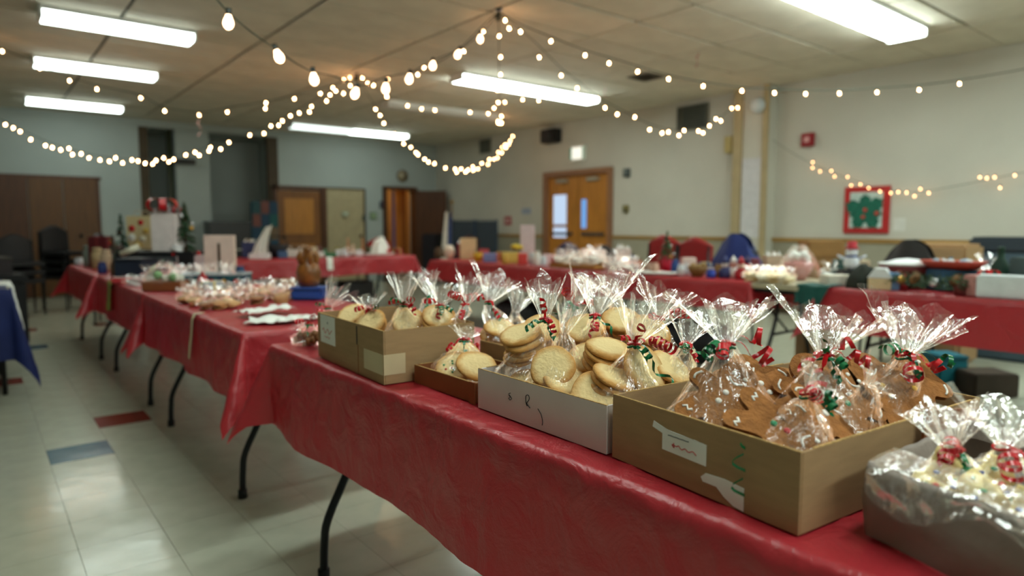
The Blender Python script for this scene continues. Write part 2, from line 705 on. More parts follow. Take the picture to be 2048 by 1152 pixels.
# back wall with an alcove, a lit doorway and doors
AX0, AX1 = 2.30, 4.69
OX0, OX1, OH = 6.99, 7.68, 1.95
wb = MB()
wall_y(wb, XL - .15, AX0, 0, H, YB)
wall_y(wb, AX1, OX0, 0, H, YB)
wall_y(wb, OX1, XR + .15, 0, H, YB)
wall_y(wb, OX0, OX1, OH, H, YB)
wall_y(wb, AX0, AX1, 2.86, H, YB)
wall_back = struct('wall_back', wb, WALLB)
al = MB()
wall_y(al, AX0 - .15, AX1 + .15, 0, H, YB + 1.1)
wall_x(al, YB + .15, YB + 1.1, 0, H, AX0 - .15)
wall_x(al, YB + .15, YB + 1.1, 0, H, AX1)
al.box(((AX0 + AX1) / 2, YB + .65, 2.9), (AX1 - AX0, 1.0, .08))
al.obj('alcove', WALLB, wall_back)
pi = MB().box((3.16, YB + .28, 1.43), (.56, .5, 2.86))
pi.obj('pier', WALLB, wall_back)
struct('trim_3', MB().box((AX1 - .1, YB + .05, 1.43), (.2, .12, 2.86)).box((AX0 + .07, YB + .05, 1.43), (.14, .12, 2.86)), TRIMD,
       'dark boards framing the alcove')
MB().tube([(2.82, YB + .2, 0), (2.82, YB + .2, 2.86)], .05, 10).obj('pipe', mat('pipe_green', rgb(58, 62, 44), .5, var=.1), wall_back)
# small lit room behind the open doorway
lr = MB()
wall_y(lr, OX0 - .6, OX1 + .8, 0, 2.6, YB + 1.6)
wall_x(lr, YB + .15, YB + 1.6, 0, 2.6, OX0 - .75)
wall_x(lr, YB + .15, YB + 1.6, 0, 2.6, OX1 + .8)
lr.box(((OX0 + OX1) / 2, YB + .9, 2.62), (1.8, 1.5, .06))
lr.obj('side_room', plain(206, 176, 128), wall_back)
struct('wall_left', MB().box((XL - .075, (YB + YF) / 2, H / 2), (.15, YB - YF + .3, H)), WALLB)
struct('wall_front', MB().box(((XR + XL) / 2, YF - .075, H / 2), (XR - XL, .15, H)), WALLB)
bk = MB()
wall_y(bk, XL, -.4, 0, .1, YB - .013, .013)
wall_y(bk, 1.7, AX0, 0, .1, YB - .013, .013)
struct('baseboard_back', bk, TRIMD)

# ------------------------------------------------------------------ doors
d1 = struct('door_1', MB().box((XR + .05, DY0 - .04, 1.065), (.22, .09, 2.13)).box((XR + .05, DY1 + .04, 1.065), (.22, .09, 2.13))
            .box((XR + .05, (DY0 + DY1) / 2, 2.09), (.22, DY1 - DY0, .09)), FRAME, 'brown frame and double doors in the right wall')
d1['kind'] = 'structure'
DAY = emitter('daylit_glass', (.62, .78, 1.0), .55)
SKYB = emitter('blue_lit_glass', (.22, .5, 1.0), .5)
mid = (DY0 + DY1) / 2
for y0, y1, gl in ((DY0 + .01, mid - .01, [(.52, .60, 1.05, 1.62)]), (mid + .01, DY1 - .01, [(.12, .52, .92, 1.78)])):
    lf = MB()
    lw = y1 - y0
    if gl[0][1] > .59:   # leaf with a narrow lite beside the latch
        g = (y0 + lw - .20, y0 + lw - .06, 1.12, 1.62)
    else:
        g = (y0 + .28, y0 + lw - .10, .95, 1.72)
    for a, b, c, d in ((y0, g[0], .01, DH - .01), (g[1], y1, .01, DH - .01), (g[0], g[1], .01, g[2]), (g[0], g[1], g[3], DH - .01)):
        lf.box((XR + .04, (a + b) / 2, (c + d) / 2), (.045, b - a, d - c))
    lo = lf.obj('door_leaf', WOODO, d1)
    MB().box((XR + .045, (g[0] + g[1]) / 2, (g[2] + g[3]) / 2), (.012, g[1] - g[0], g[3] - g[2])).obj('glass', SKYB if gl[0][1] > .59 else DAY, lo)
    if gl[0][1] < .59:
        MB().box((XR + .03, (g[0] + g[1]) / 2, 1.16), (.03, g[1] - g[0], .05)).obj('glazing_bar', WOODO, lo)
    MB().box((XR - .0, y0 + lw / 2, 1.02), (.05, lw * .7, .05)).obj('push_bar', mat('bar_grey', rgb(90, 88, 84), .4, metal=.5), lo)
    MB().box((XR - .01, y0 + lw * .5, 1.96), (.06, .26, .06)).obj('closer', plain(150, 145, 130), lo)

d2 = struct('door_2', MB().box((.66, YB - .01, 1.94), (2.1, .06, .05)).box((1.655, YB - .01, .97), (.05, .06, 1.94)), WOODD,
            'wide brown folding wood doors at the left of the back wall')
for k in range(4):
    MB().box((-.24 + .25 + k * .465, YB - .015, .965), (.455, .04, 1.91)).obj('door_leaf', mat('door_wood_umber', rgb(92, 60, 28), .45, .4, var=.2, vscale=5, stretch=(6, 6, .5)) if k > 1 else WOODD, d2, bevel=.006)
for k in (1, 3):
    MB().ball((.1 + k * .43, YB - .05, 1.0), .03).obj('knob', STEEL, d2)
d3 = struct('door_3', MB().box((4.60, YB - .01, .97), (.07, .08, 1.94)).box((5.58, YB - .01, .97), (.12, .10, 1.94))
            .box((5.09, YB - .01, 1.91), (1.05, .08, .07)), WOODD, 'brown wooden door beside the alcove')
l3 = MB().box((5.07, YB - .005, .93), (.88, .05, 1.86)).obj('door_leaf', WOOD, d3, bevel=.005)
MB().box((5.07, YB - .035, 1.35), (.6, .02, .7)).obj('panel', WOODO, l3, bevel=.008)
MB().box((5.07, YB - .035, .5), (.6, .02, .6)).obj('panel', WOODO, l3, bevel=.008)
MB().ball((4.75, YB - .07, .95), .03).obj('knob', STEEL, l3)
d4 = struct('door_4', MB().box((6.05, YB - .01, .97), (.84, .05, 1.93)), plain(168, 156, 122), 'flush beige painted door', bevel=.006)
MB().box((6.05, YB - .04, 1.93), (.90, .03, .03)).box((6.49, YB - .03, .97), (.03, .05, 1.93)).obj('frame', TRIMD, d4)
MB().ball((6.38, YB - .07, .95), .03).obj('knob', STEEL, d4)
d5 = struct('door_5', MB().box((OX0 - .03, YB, .98), (.07, .2, 1.96)).box((OX1 + .03, YB, .98), (.07, .2, 1.96))
            .box(((OX0 + OX1) / 2, YB, 1.98), (.82, .2, .07)), WOODD, 'open doorway to the lit side room')
ang = math.atan2(12.45 - 13.0, 8.16 - 7.70)
ol = MB().box((7.70 + .36 * math.cos(ang), 13.0 + .36 * math.sin(ang), .97), (.72, .045, 1.93), rz=ang).obj('door_leaf', WOODD, d5, bevel=.004)
MB().ball((7.70 + .64 * math.cos(ang) - .04, 13.0 + .64 * math.sin(ang) - .03, .95), .03).obj('knob', STEEL, ol)

# things in the side room
side = thing('ceiling_lamp', 'warm lamp in the side room behind the back doorway', 'lamp', (7.3, YB + .8, 2.5))
MB().lathe([(.02, .08), (.05, .07), (.16, .03), (.17, .0)], 20).obj('canopy', WHITEM, side)
MB().lathe([(.165, 0), (.15, -.05), (.09, -.09), (.001, -.1)], 20).obj('globe', emitter('warm_room_lamp', (1, .62, .25), 18.), side)
bd = thing('bulletin_board', 'bulletin board with orange border seen through the back doorway', 'notice board', (7.18, YB + 1.58, 0))
MB().box((0, 0, 1.35), (.5, .03, 1.1)).obj('board', plain(196, 120, 62), bd)
MB().box((0, -.02, 1.62), (.4, .01, .4)).obj('sheet', plain(104, 122, 88), bd)
MB().box((-.02, -.02, 1.1), (.4, .01, .35)).obj('sheet', plain(176, 150, 110), bd)
MB().box((.02, -.03, 1.05), (.15, .01, .16)).obj('card', plain(60, 96, 58), bd)
cu = thing('curtain', 'violet and orange curtain just inside the back doorway', 'curtain', (7.5, YB + .5, 0))
for k, (c_, w) in enumerate((((126, 112, 160), .07), ((196, 120, 40), .13), ((160, 92, 30), .12))):
    x0 = -.05 + k * .11
    MB().grid(14, 10, lambda a, b: (x0 + a * w * 1.2 - .02, .03 * math.sin(a * 9), .15 + b * 1.9)).obj('fabric_panel', plain(*c_), cu)


# ------------------------------------------------------------------ ceiling lights
def fixture(x0, x1, y, lit, label, w=.27, off=False):
    t = thing('fluorescent_light', label, 'ceiling light', ((x0 + x1) / 2, y, ZC), 0, 'fluorescent ceiling lights')
    L = x1 - x0
    MB().box((0, 0, -.018), (L, w + .02, .036)).obj('housing', WHITEM, t, bevel=.004)
    m = {1: TUBE, 0: OFFLENS, 2: TUBEDIM, 3: TUBELOW}
    states = lit if isinstance(lit, tuple) else (lit,)
    n = len(states)
    for k, s in enumerate(states):
        a = -L / 2 + .025 + k * (L - .05) / n
        b = -L / 2 + .025 + (k + 1) * (L - .05) / n - .012 * (n > 1)
        prof = [(-w / 2, -.036), (-w / 2, -.062), (-w / 2 + .04, -.098), (w / 2 - .04, -.098), (w / 2, -.062), (w / 2, -.036)]
        vs = [(xx, p[0], p[1]) for xx in (a, b) for p in prof]
        fs = [(i, i + 1, i + 7, i + 6) for i in range(5)] + [(0, 6, 11, 5), (5, 4, 3, 2, 1, 0), (6, 7, 8, 9, 10, 11)]
        MB().add(vs, fs).obj('lens', m[s], t)
    for sx in (-1, 1):
        MB().box((sx * (L / 2 - .012), 0, -.06), (.022, w + .005, .075)).obj('end_cap', WHITEM if not off else WHITEM, t, bevel=.004)
    return t


fixture(.53, 1.75, 7.04, 3, 'lit fluorescent fixture nearest the top left of the ceiling')
fixture(.60, 1.82, 9.05, 3, 'lit fluorescent fixture second from the top left of the ceiling')
fixture(.67, 1.89, 11.83, 3, 'lit fluorescent fixture nearest the brown folding doors')
fixture(4.62, 6.97, 6.82, (1, 1), 'long lit double fluorescent fixture in mid ceiling')
fixture(4.45, 6.80, 11.80, (2, 3), 'fluorescent fixture by back wall with only one half lit')
fixture(4.80, 6.85, 8.95, 0, 'unlit fluorescent fixture behind the string light post', off=True)
fixture(4.55, 6.93, 2.70, (1, 1), 'large lit fluorescent fixture at top right of the picture', w=.34)
for x, y, st in ((1.15, 4.7, 3), (1.15, 2.4, 1), (1.15, -.1, 1), (1.15, -1.9, (1, 1)), (5.8, .3, 1), (5.8, -2.1, 1)):  # the unseen double one behind the camera is added to brighten box sides
    fixture(x - .61 * (2 if x > 5 or y == -1.9 else 1), x + .61 * (2 if x > 5 or y == -1.9 else 1), y, st, 'fluorescent fixture ' + {(1.15, 4.7): 'over the second left-row table', (1.15, 2.4): 'over the far end of the front table', (1.15, -.1): 'over the near end of the front table', (5.8, .3): 'over the nearest right-row table', (1.15, -1.9): 'added unseen behind the camera on the left to brighten box sides', (5.8, -2.1): 'behind the camera on the right'}[(x, y)])

# ------------------------------------------------------------------ tables
def folding_table(x0, x1, y0, y1, label, along='y', group='folding tables under red cloths'):
    t = thing('folding_table', label, 'table', ((x0 + x1) / 2, (y0 + y1) / 2, 0), 0, group)
    lx, ly = x1 - x0, y1 - y0
    MB().box((0, 0, .722), (lx, ly, .036)).obj('tabletop', PLAST, t, bevel=.006)
    L = ly if along == 'y' else lx
    W = lx if along == 'y' else ly

    def P(a, w, z):
        return (w, a, z) if along == 'y' else (a, w, z)
    for sa in (-1, 1):
        a = sa * (L / 2 - .26)
        for sw in (-1, 1):
            w = W / 2
            pts = catmull([P(a, sw * (w - .05), .012), P(a, sw * (w - .055), .12), P(a, sw * (w - .07), .2), P(a, sw * (w - .15), .36), P(a, sw * (w - .21), .52), P(a, sw * (w - .21), .70)], 4)
            lg = MB().tube(pts, .014, 8).obj('leg', STEEL, t)
            MB().tube([P(a, sw * (w - .05), .0), P(a, sw * (w - .05), .035)], .019, 10).obj('rubber_foot', mat('black_rubber', rgb(18, 18, 18), .7), lg)
        MB().tube([P(a, -(W / 2 - .15), .36), P(a, W / 2 - .15, .36)], .011, 8).obj('crossbar', STEEL, t)
        MB().tube([P(a, 0, .36), P(a - sa * .35, 0, .70)], .008, 6).obj('brace', STEEL, t)
    MB().box((0, 0, .69), (lx - .06, ly - .06, .03)).obj('apron', STEEL, t)
    return t


def tablecloth(x0, x1, y0, y1, label, over=.285, step=.03, seed=0, wave=.012, flare=.38, z=.741, group='red plastic table covers', m=None):
    nu = int((x1 - x0 + 2 * over) / step) + 1
    nv = int((y1 - y0 + 2 * over) / step) + 1
    r = .012
    so = Vector((seed * 7.3, seed * 3.1, seed))

    def fn(a, b):
        u = x0 - over + a * (x1 - x0 + 2 * over)
        v = y0 - over + b * (y1 - y0 + 2 * over)
        nx, ny = min(max(u, x0), x1), min(max(v, y0), y1)
        dx, dy = u - nx, v - ny
        L = math.hypot(dx, dy)
        if L < 1e-6:
            n = mnoise.noise(Vector((u * 5, v * 5, 0)) + so)
            cr = abs(mnoise.noise(Vector((u * 9, v * 3.5, 4)) + so))
            edge = min(u - x0, x1 - u, v - y0, y1 - v)
            k = min(1, edge / .05)
            return (u, v, z + .001 + .0015 * max(0, n) * k + .0035 * max(0, .10 - cr) / .10 * min(1, edge / .02))
        d = Vector((dx / L, dy / L))
        phi = math.atan2(abs(dy), abs(dx))
        arc = r * math.pi / 2
        if L < arc:
            q = L / r
            out, dn = r * math.sin(q), r * (1 - math.cos(q))
        else:
            s = L - arc
            fl = .05 + flare * abs(math.sin(2 * phi)) ** 1.2
            per = (v if abs(dx) > abs(dy) else u)
            wv = math.sin(per * 13 + seed) * .6 + mnoise.noise(Vector((per * 4, seed * 2.1, s * 1.5))) * 1.4
            sd = 1 - min(1, abs(math.sin(2 * phi)))
            out = r + s * fl + wave * (s / over) * wv * (sd + .3) + .004 * mnoise.noise(Vector((u * 18, v * 18, seed))) + .006 * abs(mnoise.noise(Vector((per * 22, s * 5, seed)))) * max(0, 1 - s / .09)
            dn = r + s * math.sqrt(max(.2, 1 - fl * fl))
            dn += .012 * (s / over) * mnoise.noise(Vector((per * 2.3, seed, 2)))
        return (nx + d.x * out, ny + d.y * out, z + .002 - dn)
    o = MB().grid(nu, nv, fn).obj('tablecloth', m or CLOTH)
    return tag(o, label, 'tablecloth', group)


XA, XB = .775, 1.535
folding_table(XA, XB, -.18, 2.26, 'folding table carrying the boxes of bagged cookies in front')
tablecloth(XA, XB, -.18, 2.26, 'red cloth on the front table under the cookie boxes', step=.014, seed=1, wave=.010)
folding_table(XA, XB, 2.58, 4.41, 'folding table second from the camera in the left row')
tablecloth(XA, XB, 2.58, 4.41, 'red cloth on the second left-row table under wrapped cookie packets', step=.02, seed=2)
folding_table(XA, XB, 4.46, 6.29, 'folding table third from the camera in the left row')
tablecloth(XA, XB, 4.46, 6.29, 'red cloth on the third left-row table by the gift baskets', step=.025, seed=3)
folding_table(XA - .02, XB - .02, 6.40, 8.23, 'farthest folding table of the left row')
tablecloth(XA - .02, XB - .02, 6.40, 8.23, 'red cloth on the farthest table of the left row', step=.025, seed=4, flare=.5)
folding_table(2.45, 4.89, 8.30, 9.06, 'folding table across the back between the side rows', along='x')
tablecloth(2.45, 4.89, 8.30, 9.06, 'red cloth on the table across the back', step=.03, seed=5, over=.25)
XC, XD = 4.34, 5.10
folding_table(XC, XD, 4.53, 6.97, 'farthest folding table of the right row')
tablecloth(XC, XD, 4.53, 6.97, 'red cloth on the farthest table of the right row', step=.03, seed=6, over=.25)
folding_table(XC, XD, 2.30, 4.50, 'middle folding table of the right row with an uncovered end')
tablecloth(XC, XD, 2.66, 4.50, 'red cloth on the middle right-row table, stopping short of its end', step=.03, seed=7, over=.22)
folding_table(XC + .04, XD + .04, -.25, 2.17, 'nearest folding table of the right row')
tablecloth(XC + .04, XD + .04, -.25, 2.17, 'red cloth on the nearest table of the right row', step=.03, seed=8, over=.29)


# ------------------------------------------------------------------ string lights
def bulb_mesh(name, m, big):
    k = 1.0 if big else .42
    prof = [(.001, 0), (.011 * k, -.002), (.012 * k, -.012 * k), (.021 * k, -.034 * k), (.0225 * k, -.046 * k), (.018 * k, -.060 * k), (.008 * k, -.069 * k), (.001, -.071 * k)]
    return MB().lathe(prof, 14 if big else 10).mesh(name, m)


BM_BIG = bulb_mesh('bulb', BULBN, True)
BM_SM = bulb_mesh('bulb', BULB, False)
SOCK_B = MB().lathe([(.013, .022), (.014, .0), (.014, -.006), (.011, -.008)], 10).mesh('socket', mat('socket_dark', rgb(30, 36, 32), .5))
SOCK_S = MB().lathe([(.0075, .014), (.008, .0), (.007, -.004)], 8).mesh('socket', 'socket_dark')


BM_FA = bulb_mesh('bulb', BULBF, False)


def bulbs_on(root, pts, big, faint=False):
    for p in pts:
        b = link('bulb', BM_BIG if big else (BM_FA if faint else BM_SM), root, loc=Vector(p) - Vector((0, 0, .006)),
                 rot=(rnd.uniform(-.35, .35), rnd.uniform(-.35, .35), 0))
        link('socket', SOCK_B if big else SOCK_S, b)


def light_string(label, A, B, ctrl, bulbs, big=False, cr=.0035, faint=False):
    """A, B: world points whose vertical plane holds the hanging string"""
    A, B = Vector(A), Vector(B)
    n = (B - A).cross(Vector((0, 0, 1))).normalized()

    def hit(px, py):
        d = ray(px, py)
        return CAM + d * ((A - CAM).dot(n) / d.dot(n))
    root = thing('string_lights', label, 'string lights', A, 0, 'strings of warm bulbs under the ceiling')
    pts = catmull([hit(*c) for c in ctrl], 6)
    MB().tube([p - A for p in pts], cr, 6).obj('cord', CORD, root)
    bulbs_on(root, [hit(*b) - A for b in bulbs], big, faint)
    return root


hubA, hubB, hubC = on_z(997, 25, 2.95), on_z(1000, 240, 2.95), on_z(712, 152, 2.95)
light_string('string of larger clear bulbs descending from the top left to the ceiling hook', at(430, -10, 2.9), hubA,
             [(400, -40), (430, -6), (457, 25), (500, 62), (549, 96), (590, 125), (625, 143), (665, 152), (700, 166), (716, 172), (745, 165), (775, 153), (820, 145), (868, 120), (919, 98), (960, 68), (985, 40), (997, 22)],
             [(457, 24), (551, 95), (626, 141), (714, 172), (772, 162), (820, 144), (866, 120), (919, 97), (961, 66)], True)
light_string('string of bulbs looping from the left edge to the cluster left of centre', at(0, 96, 6.5), hubC,
             [(-30, 84), (0, 96), (70, 125), (138, 153), (193, 170), (280, 190), (328, 214), (400, 224), (455, 215), (530, 203), (590, 190), (650, 175), (712, 152)],
             [(3, 98), (78, 132), (138, 157), (193, 174), (280, 192), (328, 218), (397, 226), (455, 220), (531, 202), (530, 213), (589, 194), (641, 183), (665, 172), (687, 156)], False, .004)
light_string('second string of bulbs running back from the ceiling hook to the cluster', hubA, hubC,
             [(997, 24), (965, 52), (925, 92), (880, 122), (836, 142), (790, 150), (750, 160), (712, 150)],
             [(967, 58), (926, 98), (849, 131), (835, 145), (775, 155), (748, 167), (773, 188), (724, 152), (700, 152)], False, .004)
light_string('low string of small bulbs swagging across the far left', at(0, 236, 7.4), hubC,
             [(-30, 222), (0, 238), (60, 268), (120, 292), (200, 312), (290, 319), (350, 312), (420, 292), (480, 270), (540, 250), (590, 222), (640, 192), (680, 165), (712, 152)],
             [(10, 245), (27, 252), (41, 259), (62, 275), (90, 287), (104, 291), (120, 296), (137, 293), (146, 305), (163, 304), (179, 312), (199, 316), (218, 319), (231, 312), (246, 322), (264, 316), (275, 318), (291, 323), (306, 324), (311, 317), (327, 312), (339, 320), (347, 315), (372, 306), (389, 301), (399, 307), (417, 298), (422, 291), (441, 294), (457, 281), (500, 267), (528, 263), (542, 248), (558, 247), (564, 238), (580, 228), (598, 222), (618, 220), (623, 209), (653, 198), (660, 186), (672, 178), (687, 183), (700, 168)], False, .003)
light_string('string of clustered bulbs making the deep loop left of the double doors', hubC, at(1027, 262, 11.9),
             [(712, 152), (735, 188), (760, 225), (790, 262), (830, 300), (880, 326), (930, 335), (970, 320), (1000, 298), (1022, 268), (1030, 255)],
             [(750, 215), (760, 227), (768, 243), (789, 264), (807, 272), (807, 284), (821, 291), (832, 302), (836, 306), (850, 315), (857, 321), (869, 324), (891, 333), (910, 335), (914, 342), (923, 335), (931, 341), (937, 337), (945, 331), (946, 338), (955, 335), (964, 324), (976, 326), (979, 316), (988, 316), (995, 313), (997, 302), (1004, 303), (1004, 292), (1012, 293), (1010, 287), (1018, 286), (1020, 279), (1025, 270)], False, .003)
light_string('shallow string of bulbs from the cluster past the hanging post of lights', hubC, at(1085, 196, 9.2),
             [(712, 152), (745, 172), (775, 190), (815, 204), (870, 213), (940, 216), (985, 212), (1010, 198), (1046, 192), (1085, 194)],
             [(735, 163), (773, 190), (816, 208), (843, 214), (869, 217), (940, 221), (976, 224), (989, 213), (1009, 201), (1046, 196), (1077, 198)], False, .003)
light_string('string of bulbs running from the ceiling hook to the right edge', hubA, at(2048, 145, 6.6),
             [(997, 24), (1040, 48), (1103, 74), (1170, 100), (1230, 118), (1276, 132), (1337, 150), (1408, 164), (1483, 174), (1548, 178), (1610, 180), (1678, 180), (1754, 176), (1838, 170), (1918, 160), (2048, 138), (2120, 118)],
             [(1010, 36), (1040, 58), (1103, 77), (1170, 105), (1218, 121), (1276, 138), (1337, 153), (1407, 167), (1483, 177), (1548, 181), (1610, 183), (1678, 182), (1754, 180), (1838, 175), (1918, 163)], False, .004)
light_string('string of bulbs dropping from the ceiling hook to the pilaster', hubA, at(1488, 198, 8.75),
             [(997, 24), (1040, 58), (1078, 92), (1122, 136), (1160, 165), (1200, 196), (1240, 218), (1300, 248), (1357, 260), (1405, 255), (1440, 235), (1488, 196)],
             [(1017, 52), (1078, 110), (1122, 146), (1155, 172), (1195, 193), (1210, 211), (1235, 224), (1270, 230), (1300, 255), (1325, 262), (1337, 260), (1357, 267), (1367, 257), (1397, 258), (1405, 262), (1420, 248), (1432, 234), (1441, 238), (1463, 213), (1475, 212)], False, .003)
light_string('faint string of bulbs draped on the right wall above the framed picture', on_x(1500, 240, 8.2), on_x(2048, 345, 8.2),
             [(1494, 235), (1530, 268), (1580, 303), (1640, 335), (1700, 358), (1760, 378), (1830, 384), (1900, 374), (1980, 358), (2060, 342)],
             [(1627, 321), (1625, 332), (1641, 339), (1662, 338), (1669, 349), (1695, 350), (1702, 367), (1720, 365), (1737, 372), (1759, 379), (1781, 382), (1797, 380), (1814, 381), (1830, 388), (1841, 374), (1857, 382), (1960, 350), (1975, 352), (1990, 350), (2001, 371), (2030, 346)], False, .003, faint=True)
root = thing('string_lights', 'string of bulbs running straight back from the ceiling hook to the right-hand hook', 'string lights', hubA, 0, 'strings of warm bulbs under the ceiling')
D = hubB - hubA
sagf = lambda s: hubA + D * s + Vector((0, 0, -.42 * math.sin(math.pi * s) * (1 - .2 * s)))
MB().tube([sagf(i / 24) - hubA for i in range(25)], .004, 6).obj('cord', CORD, root)
bulbs_on(root, [sagf(s) - hubA + RT * e for s, e in ((.06, .01), (.13, .02), (.2, .02), (.28, -.02), (.36, -.02), (.5, .02), (.6, -.02), (.68, -.015), (.74, .02), (.8, -.01), (.85, .03), (.9, -.03), (.94, .02), (.97, .0), (.99, .02))], False)
for h, lb in ((hubA, 'ceiling hook bundling green cords at top centre'), (hubC, 'ceiling hook bundling cords left of centre')):
    t = thing('ceiling_hook', lb, 'hook', (h.x, h.y, ZC))
    MB().lathe([(.035, 0), (.035, -.006), (.012, -.012), (.006, -.03)], 12).obj('plate', STEEL, t)
    MB().tube([(.0, 0, -.02), (.02, 0, -.05), (0, 0, -.07), (-.02, 0, -.05)], .006, 6).obj('hook', STEEL, t)
    MB().tube([(.03 * math.cos(a * 1.3) * (1 - a / 30), .03 * math.sin(a * 1.7), -.03 - a * .004) for a in range(18)], .006, 6).obj('cord_bundle', CORD, t)


def streamer(px, py, dep, length, label, col, amp=.02):
    p = at(px, py, dep) if dep else on_z(px, py, ZC - .001)
    pts = [(amp * math.sin(k * .9), amp * .6 * math.cos(k * .7), -length * k / 12) for k in range(13)]
    o = MB().strip(pts, [(math.cos(k * .5), math.sin(k * .5), 0) for k in range(13)], .015).obj('paper_streamer', plain(*col))
    o.location = p
    tag(o, label, 'streamer', 'curled paper streamers')


streamer(398, 226, 7.05, .24, 'pale pink curled streamer hanging from the left light string', (214, 160, 150))
streamer(1210, 172, 0, .14, 'pink curled streamer hanging near the mid-ceiling fixture', (220, 160, 165))
streamer(1395, 100, 0, .18, 'faint red streamer dangling from the right ceiling', (190, 120, 120), .03)

p = on_z(1292, 153, ZC)
t = thing('ceiling_vent', 'dark square vent in the ceiling right of centre', 'vent', (p.x, p.y, ZC))
MB().box((0, 0, -.006), (.34, .34, .012)).obj('frame', plain(110, 104, 92), t, bevel=.003)
for k in range(6):
    MB().box((0, -.125 + .05 * k, -.016), (.30, .03, .004), rx=.5).obj('slat', plain(44, 40, 36), t)

# ------------------------------------------------------------------ cardboard boxes on the front table
ZT = .7445


def carton(name, label, p0, p1, depth, h, outer, inner=None, z=ZT, th=.004, jit=0., flap=0.):
    p0, p1 = Vector((*p0, 0)), Vector((*p1, 0))
    e1 = (p1 - p0)
    L = e1.length
    rz = math.atan2(e1.y, e1.x)
    t = thing(name, label, 'box', (p0.x, p0.y, z), rz, 'open boxes of bagged cookies')
    # local: x along the front, +y into the table (depth), z up
    def panel(nm, c, s):
        o = MB().box(c, s).obj(nm, outer, t, bevel=.0008, seg=1)
        e = MB().box((c[0], c[1], h + .0004), (s[0] * .995, s[1] * .9, .0012)).obj('corrugated_edge', KRAFTE, o)
        return o
    f = panel('front_panel', (L / 2, th / 2, h / 2), (L, th, h))
    panel('back_panel', (L / 2, depth - th / 2, h / 2), (L, th, h))
    a = panel('side_panel', (th / 2, depth / 2, h / 2), (th, depth - 2 * th - .001, h))
    b = panel('side_panel', (L - th / 2, depth / 2, h / 2), (th, depth - 2 * th - .001, h))
    MB().box((L / 2, depth / 2, .003), (L - 2 * th, depth - 2 * th, .004)).obj('bottom_panel', inner or outer, t)
    return t, L


def scribble(parent, pts, r, m, name='pen_mark', label=None):
    return MB().tube(catmull(pts, 5), r, 5).obj(name, m, parent, label=label)


# kraft box at the far end
bx1, L = carton('cardboard_box', 'tall kraft cardboard box with a white label, farthest on the front table', (.806, 1.95), (.782, 1.484), .27, .136, KRAFT)
MB().box((.085, -.0006, .092), (.115, .0012, .082)).obj('paper_label', PAPER, bx1, label='white label with faint red script')
scribble(bx1, [(.045 + .011 * k, -.0016, .088 + .008 * math.sin(k * 2.1)) for k in range(8)], .0008, INKR, label='faint red handwriting')
scribble(bx1, [(.06 + .009 * k, -.0016, .070 + .003 * math.sin(k * 2.7)) for k in range(6)], .0006, INKR)
scribble(bx1, [(.085, -.0016, .112), (.088, -.0016, .116), (.09, -.0016, .110)], .0007, INK)
MB().box((.405, -.0006, .05), (.115, .0012, .052)).obj('paper_tape', TAPE, bx1)
MB().box((L + .0006, .03, .05), (.0012, .06, .052)).obj('paper_tape', TAPE, bx1)
MB().box((.302, -.0007, .105), (.004, .0014, .05)).obj('slot', INK, bx1)
MB().box((.308, -.0004, .04), (.002, .001, .08)).obj('seam', KRAFTD, bx1)
# shallow brown tray
bx2, L = carton('cardboard_tray', 'shallow reddish brown cardboard tray between the kraft and white boxes', (.857, 1.462), (.856, 1.196), .20, .046, KRAFTD, KRAFT)
MB().box((L - .006, -.003, .024), (.02, .004, .05)).obj('corner_flap', KRAFTD, bx2)
# kraft box behind the tray
bx5, L = carton('cardboard_box', 'kraft cardboard box standing behind the shallow tray', (1.07, 1.47), (1.06, 1.20), .28, .085, KRAFT)
# white box
bx3, L = carton('cardboard_box', 'white coated box of pale sugar cookies in the centre', (.844, 1.168), (.838, .779), .37, .087, WBOARD, KRAFT)
MB().box((L / 2, .0052, .043), (L - .01, .002, .084)).obj('inner_liner', KRAFT, bx3)
MB().box((L / 2, .37 - .0052, .043), (L - .01, .002, .084)).obj('inner_liner', KRAFT, bx3)
scribble(bx3, [(.118, -.001, .056), (.112, -.001, .053), (.118, -.001, .048), (.112, -.001, .044), (.117, -.001, .041), (.121, -.001, .046), (.112, -.001, .05)], .0006, INK, label='small pen squiggle')
scribble(bx3, [(.172, -.001, .040), (.168, -.001, .048), (.168, -.001, .060), (.176, -.001, .063), (.178, -.001, .055), (.171, -.001, .046), (.176, -.001, .041), (.181, -.001, .038)], .0008, INK, label='pen letter shaped like an R')
scribble(bx3, [(.205, -.001, .042), (.215, -.001, .032), (.219, -.001, .020), (.218, -.001, .012)], .0007, INK, label='curved pen stroke')
# big gingerbread box
bx4, L = carton('cardboard_box', 'large brown cardboard box of gingerbread in the right foreground', (.838, .766), (.803, .412), .50, .110, KRAFT, KRAFT)
lb = MB().prism([(.118, .075), (.118, .048), (.205, .046), (.205, .078), (.118, .082)], .0008, (0, -.0004, 0), Matrix(((1, 0, 0), (0, 0, -1), (0, 1, 0)))).obj('paper_label', PAPER, bx4, label='torn white label with black print and red writing')
MB().box((.112, -.0006, .080), (.03, .001, .010), ry=.25).obj('torn_corner', PAPER, lb)
scribble(bx4, [(.130 + .006 * k, -.0014, .0735 + .0004 * (k % 2)) for k in range(8)], .0007, INK, label='line of tiny black print')
scribble(bx4, [(.142, -.0014, .064), (.143, -.0014, .057), (.139, -.0014, .061), (.148, -.0014, .060), (.152, -.0014, .062), (.158, -.0014, .058), (.165, -.0014, .061), (.172, -.0014, .058), (.18, -.0014, .061), (.187, -.0014, .057)], .0008, INKR, label='red handwriting')
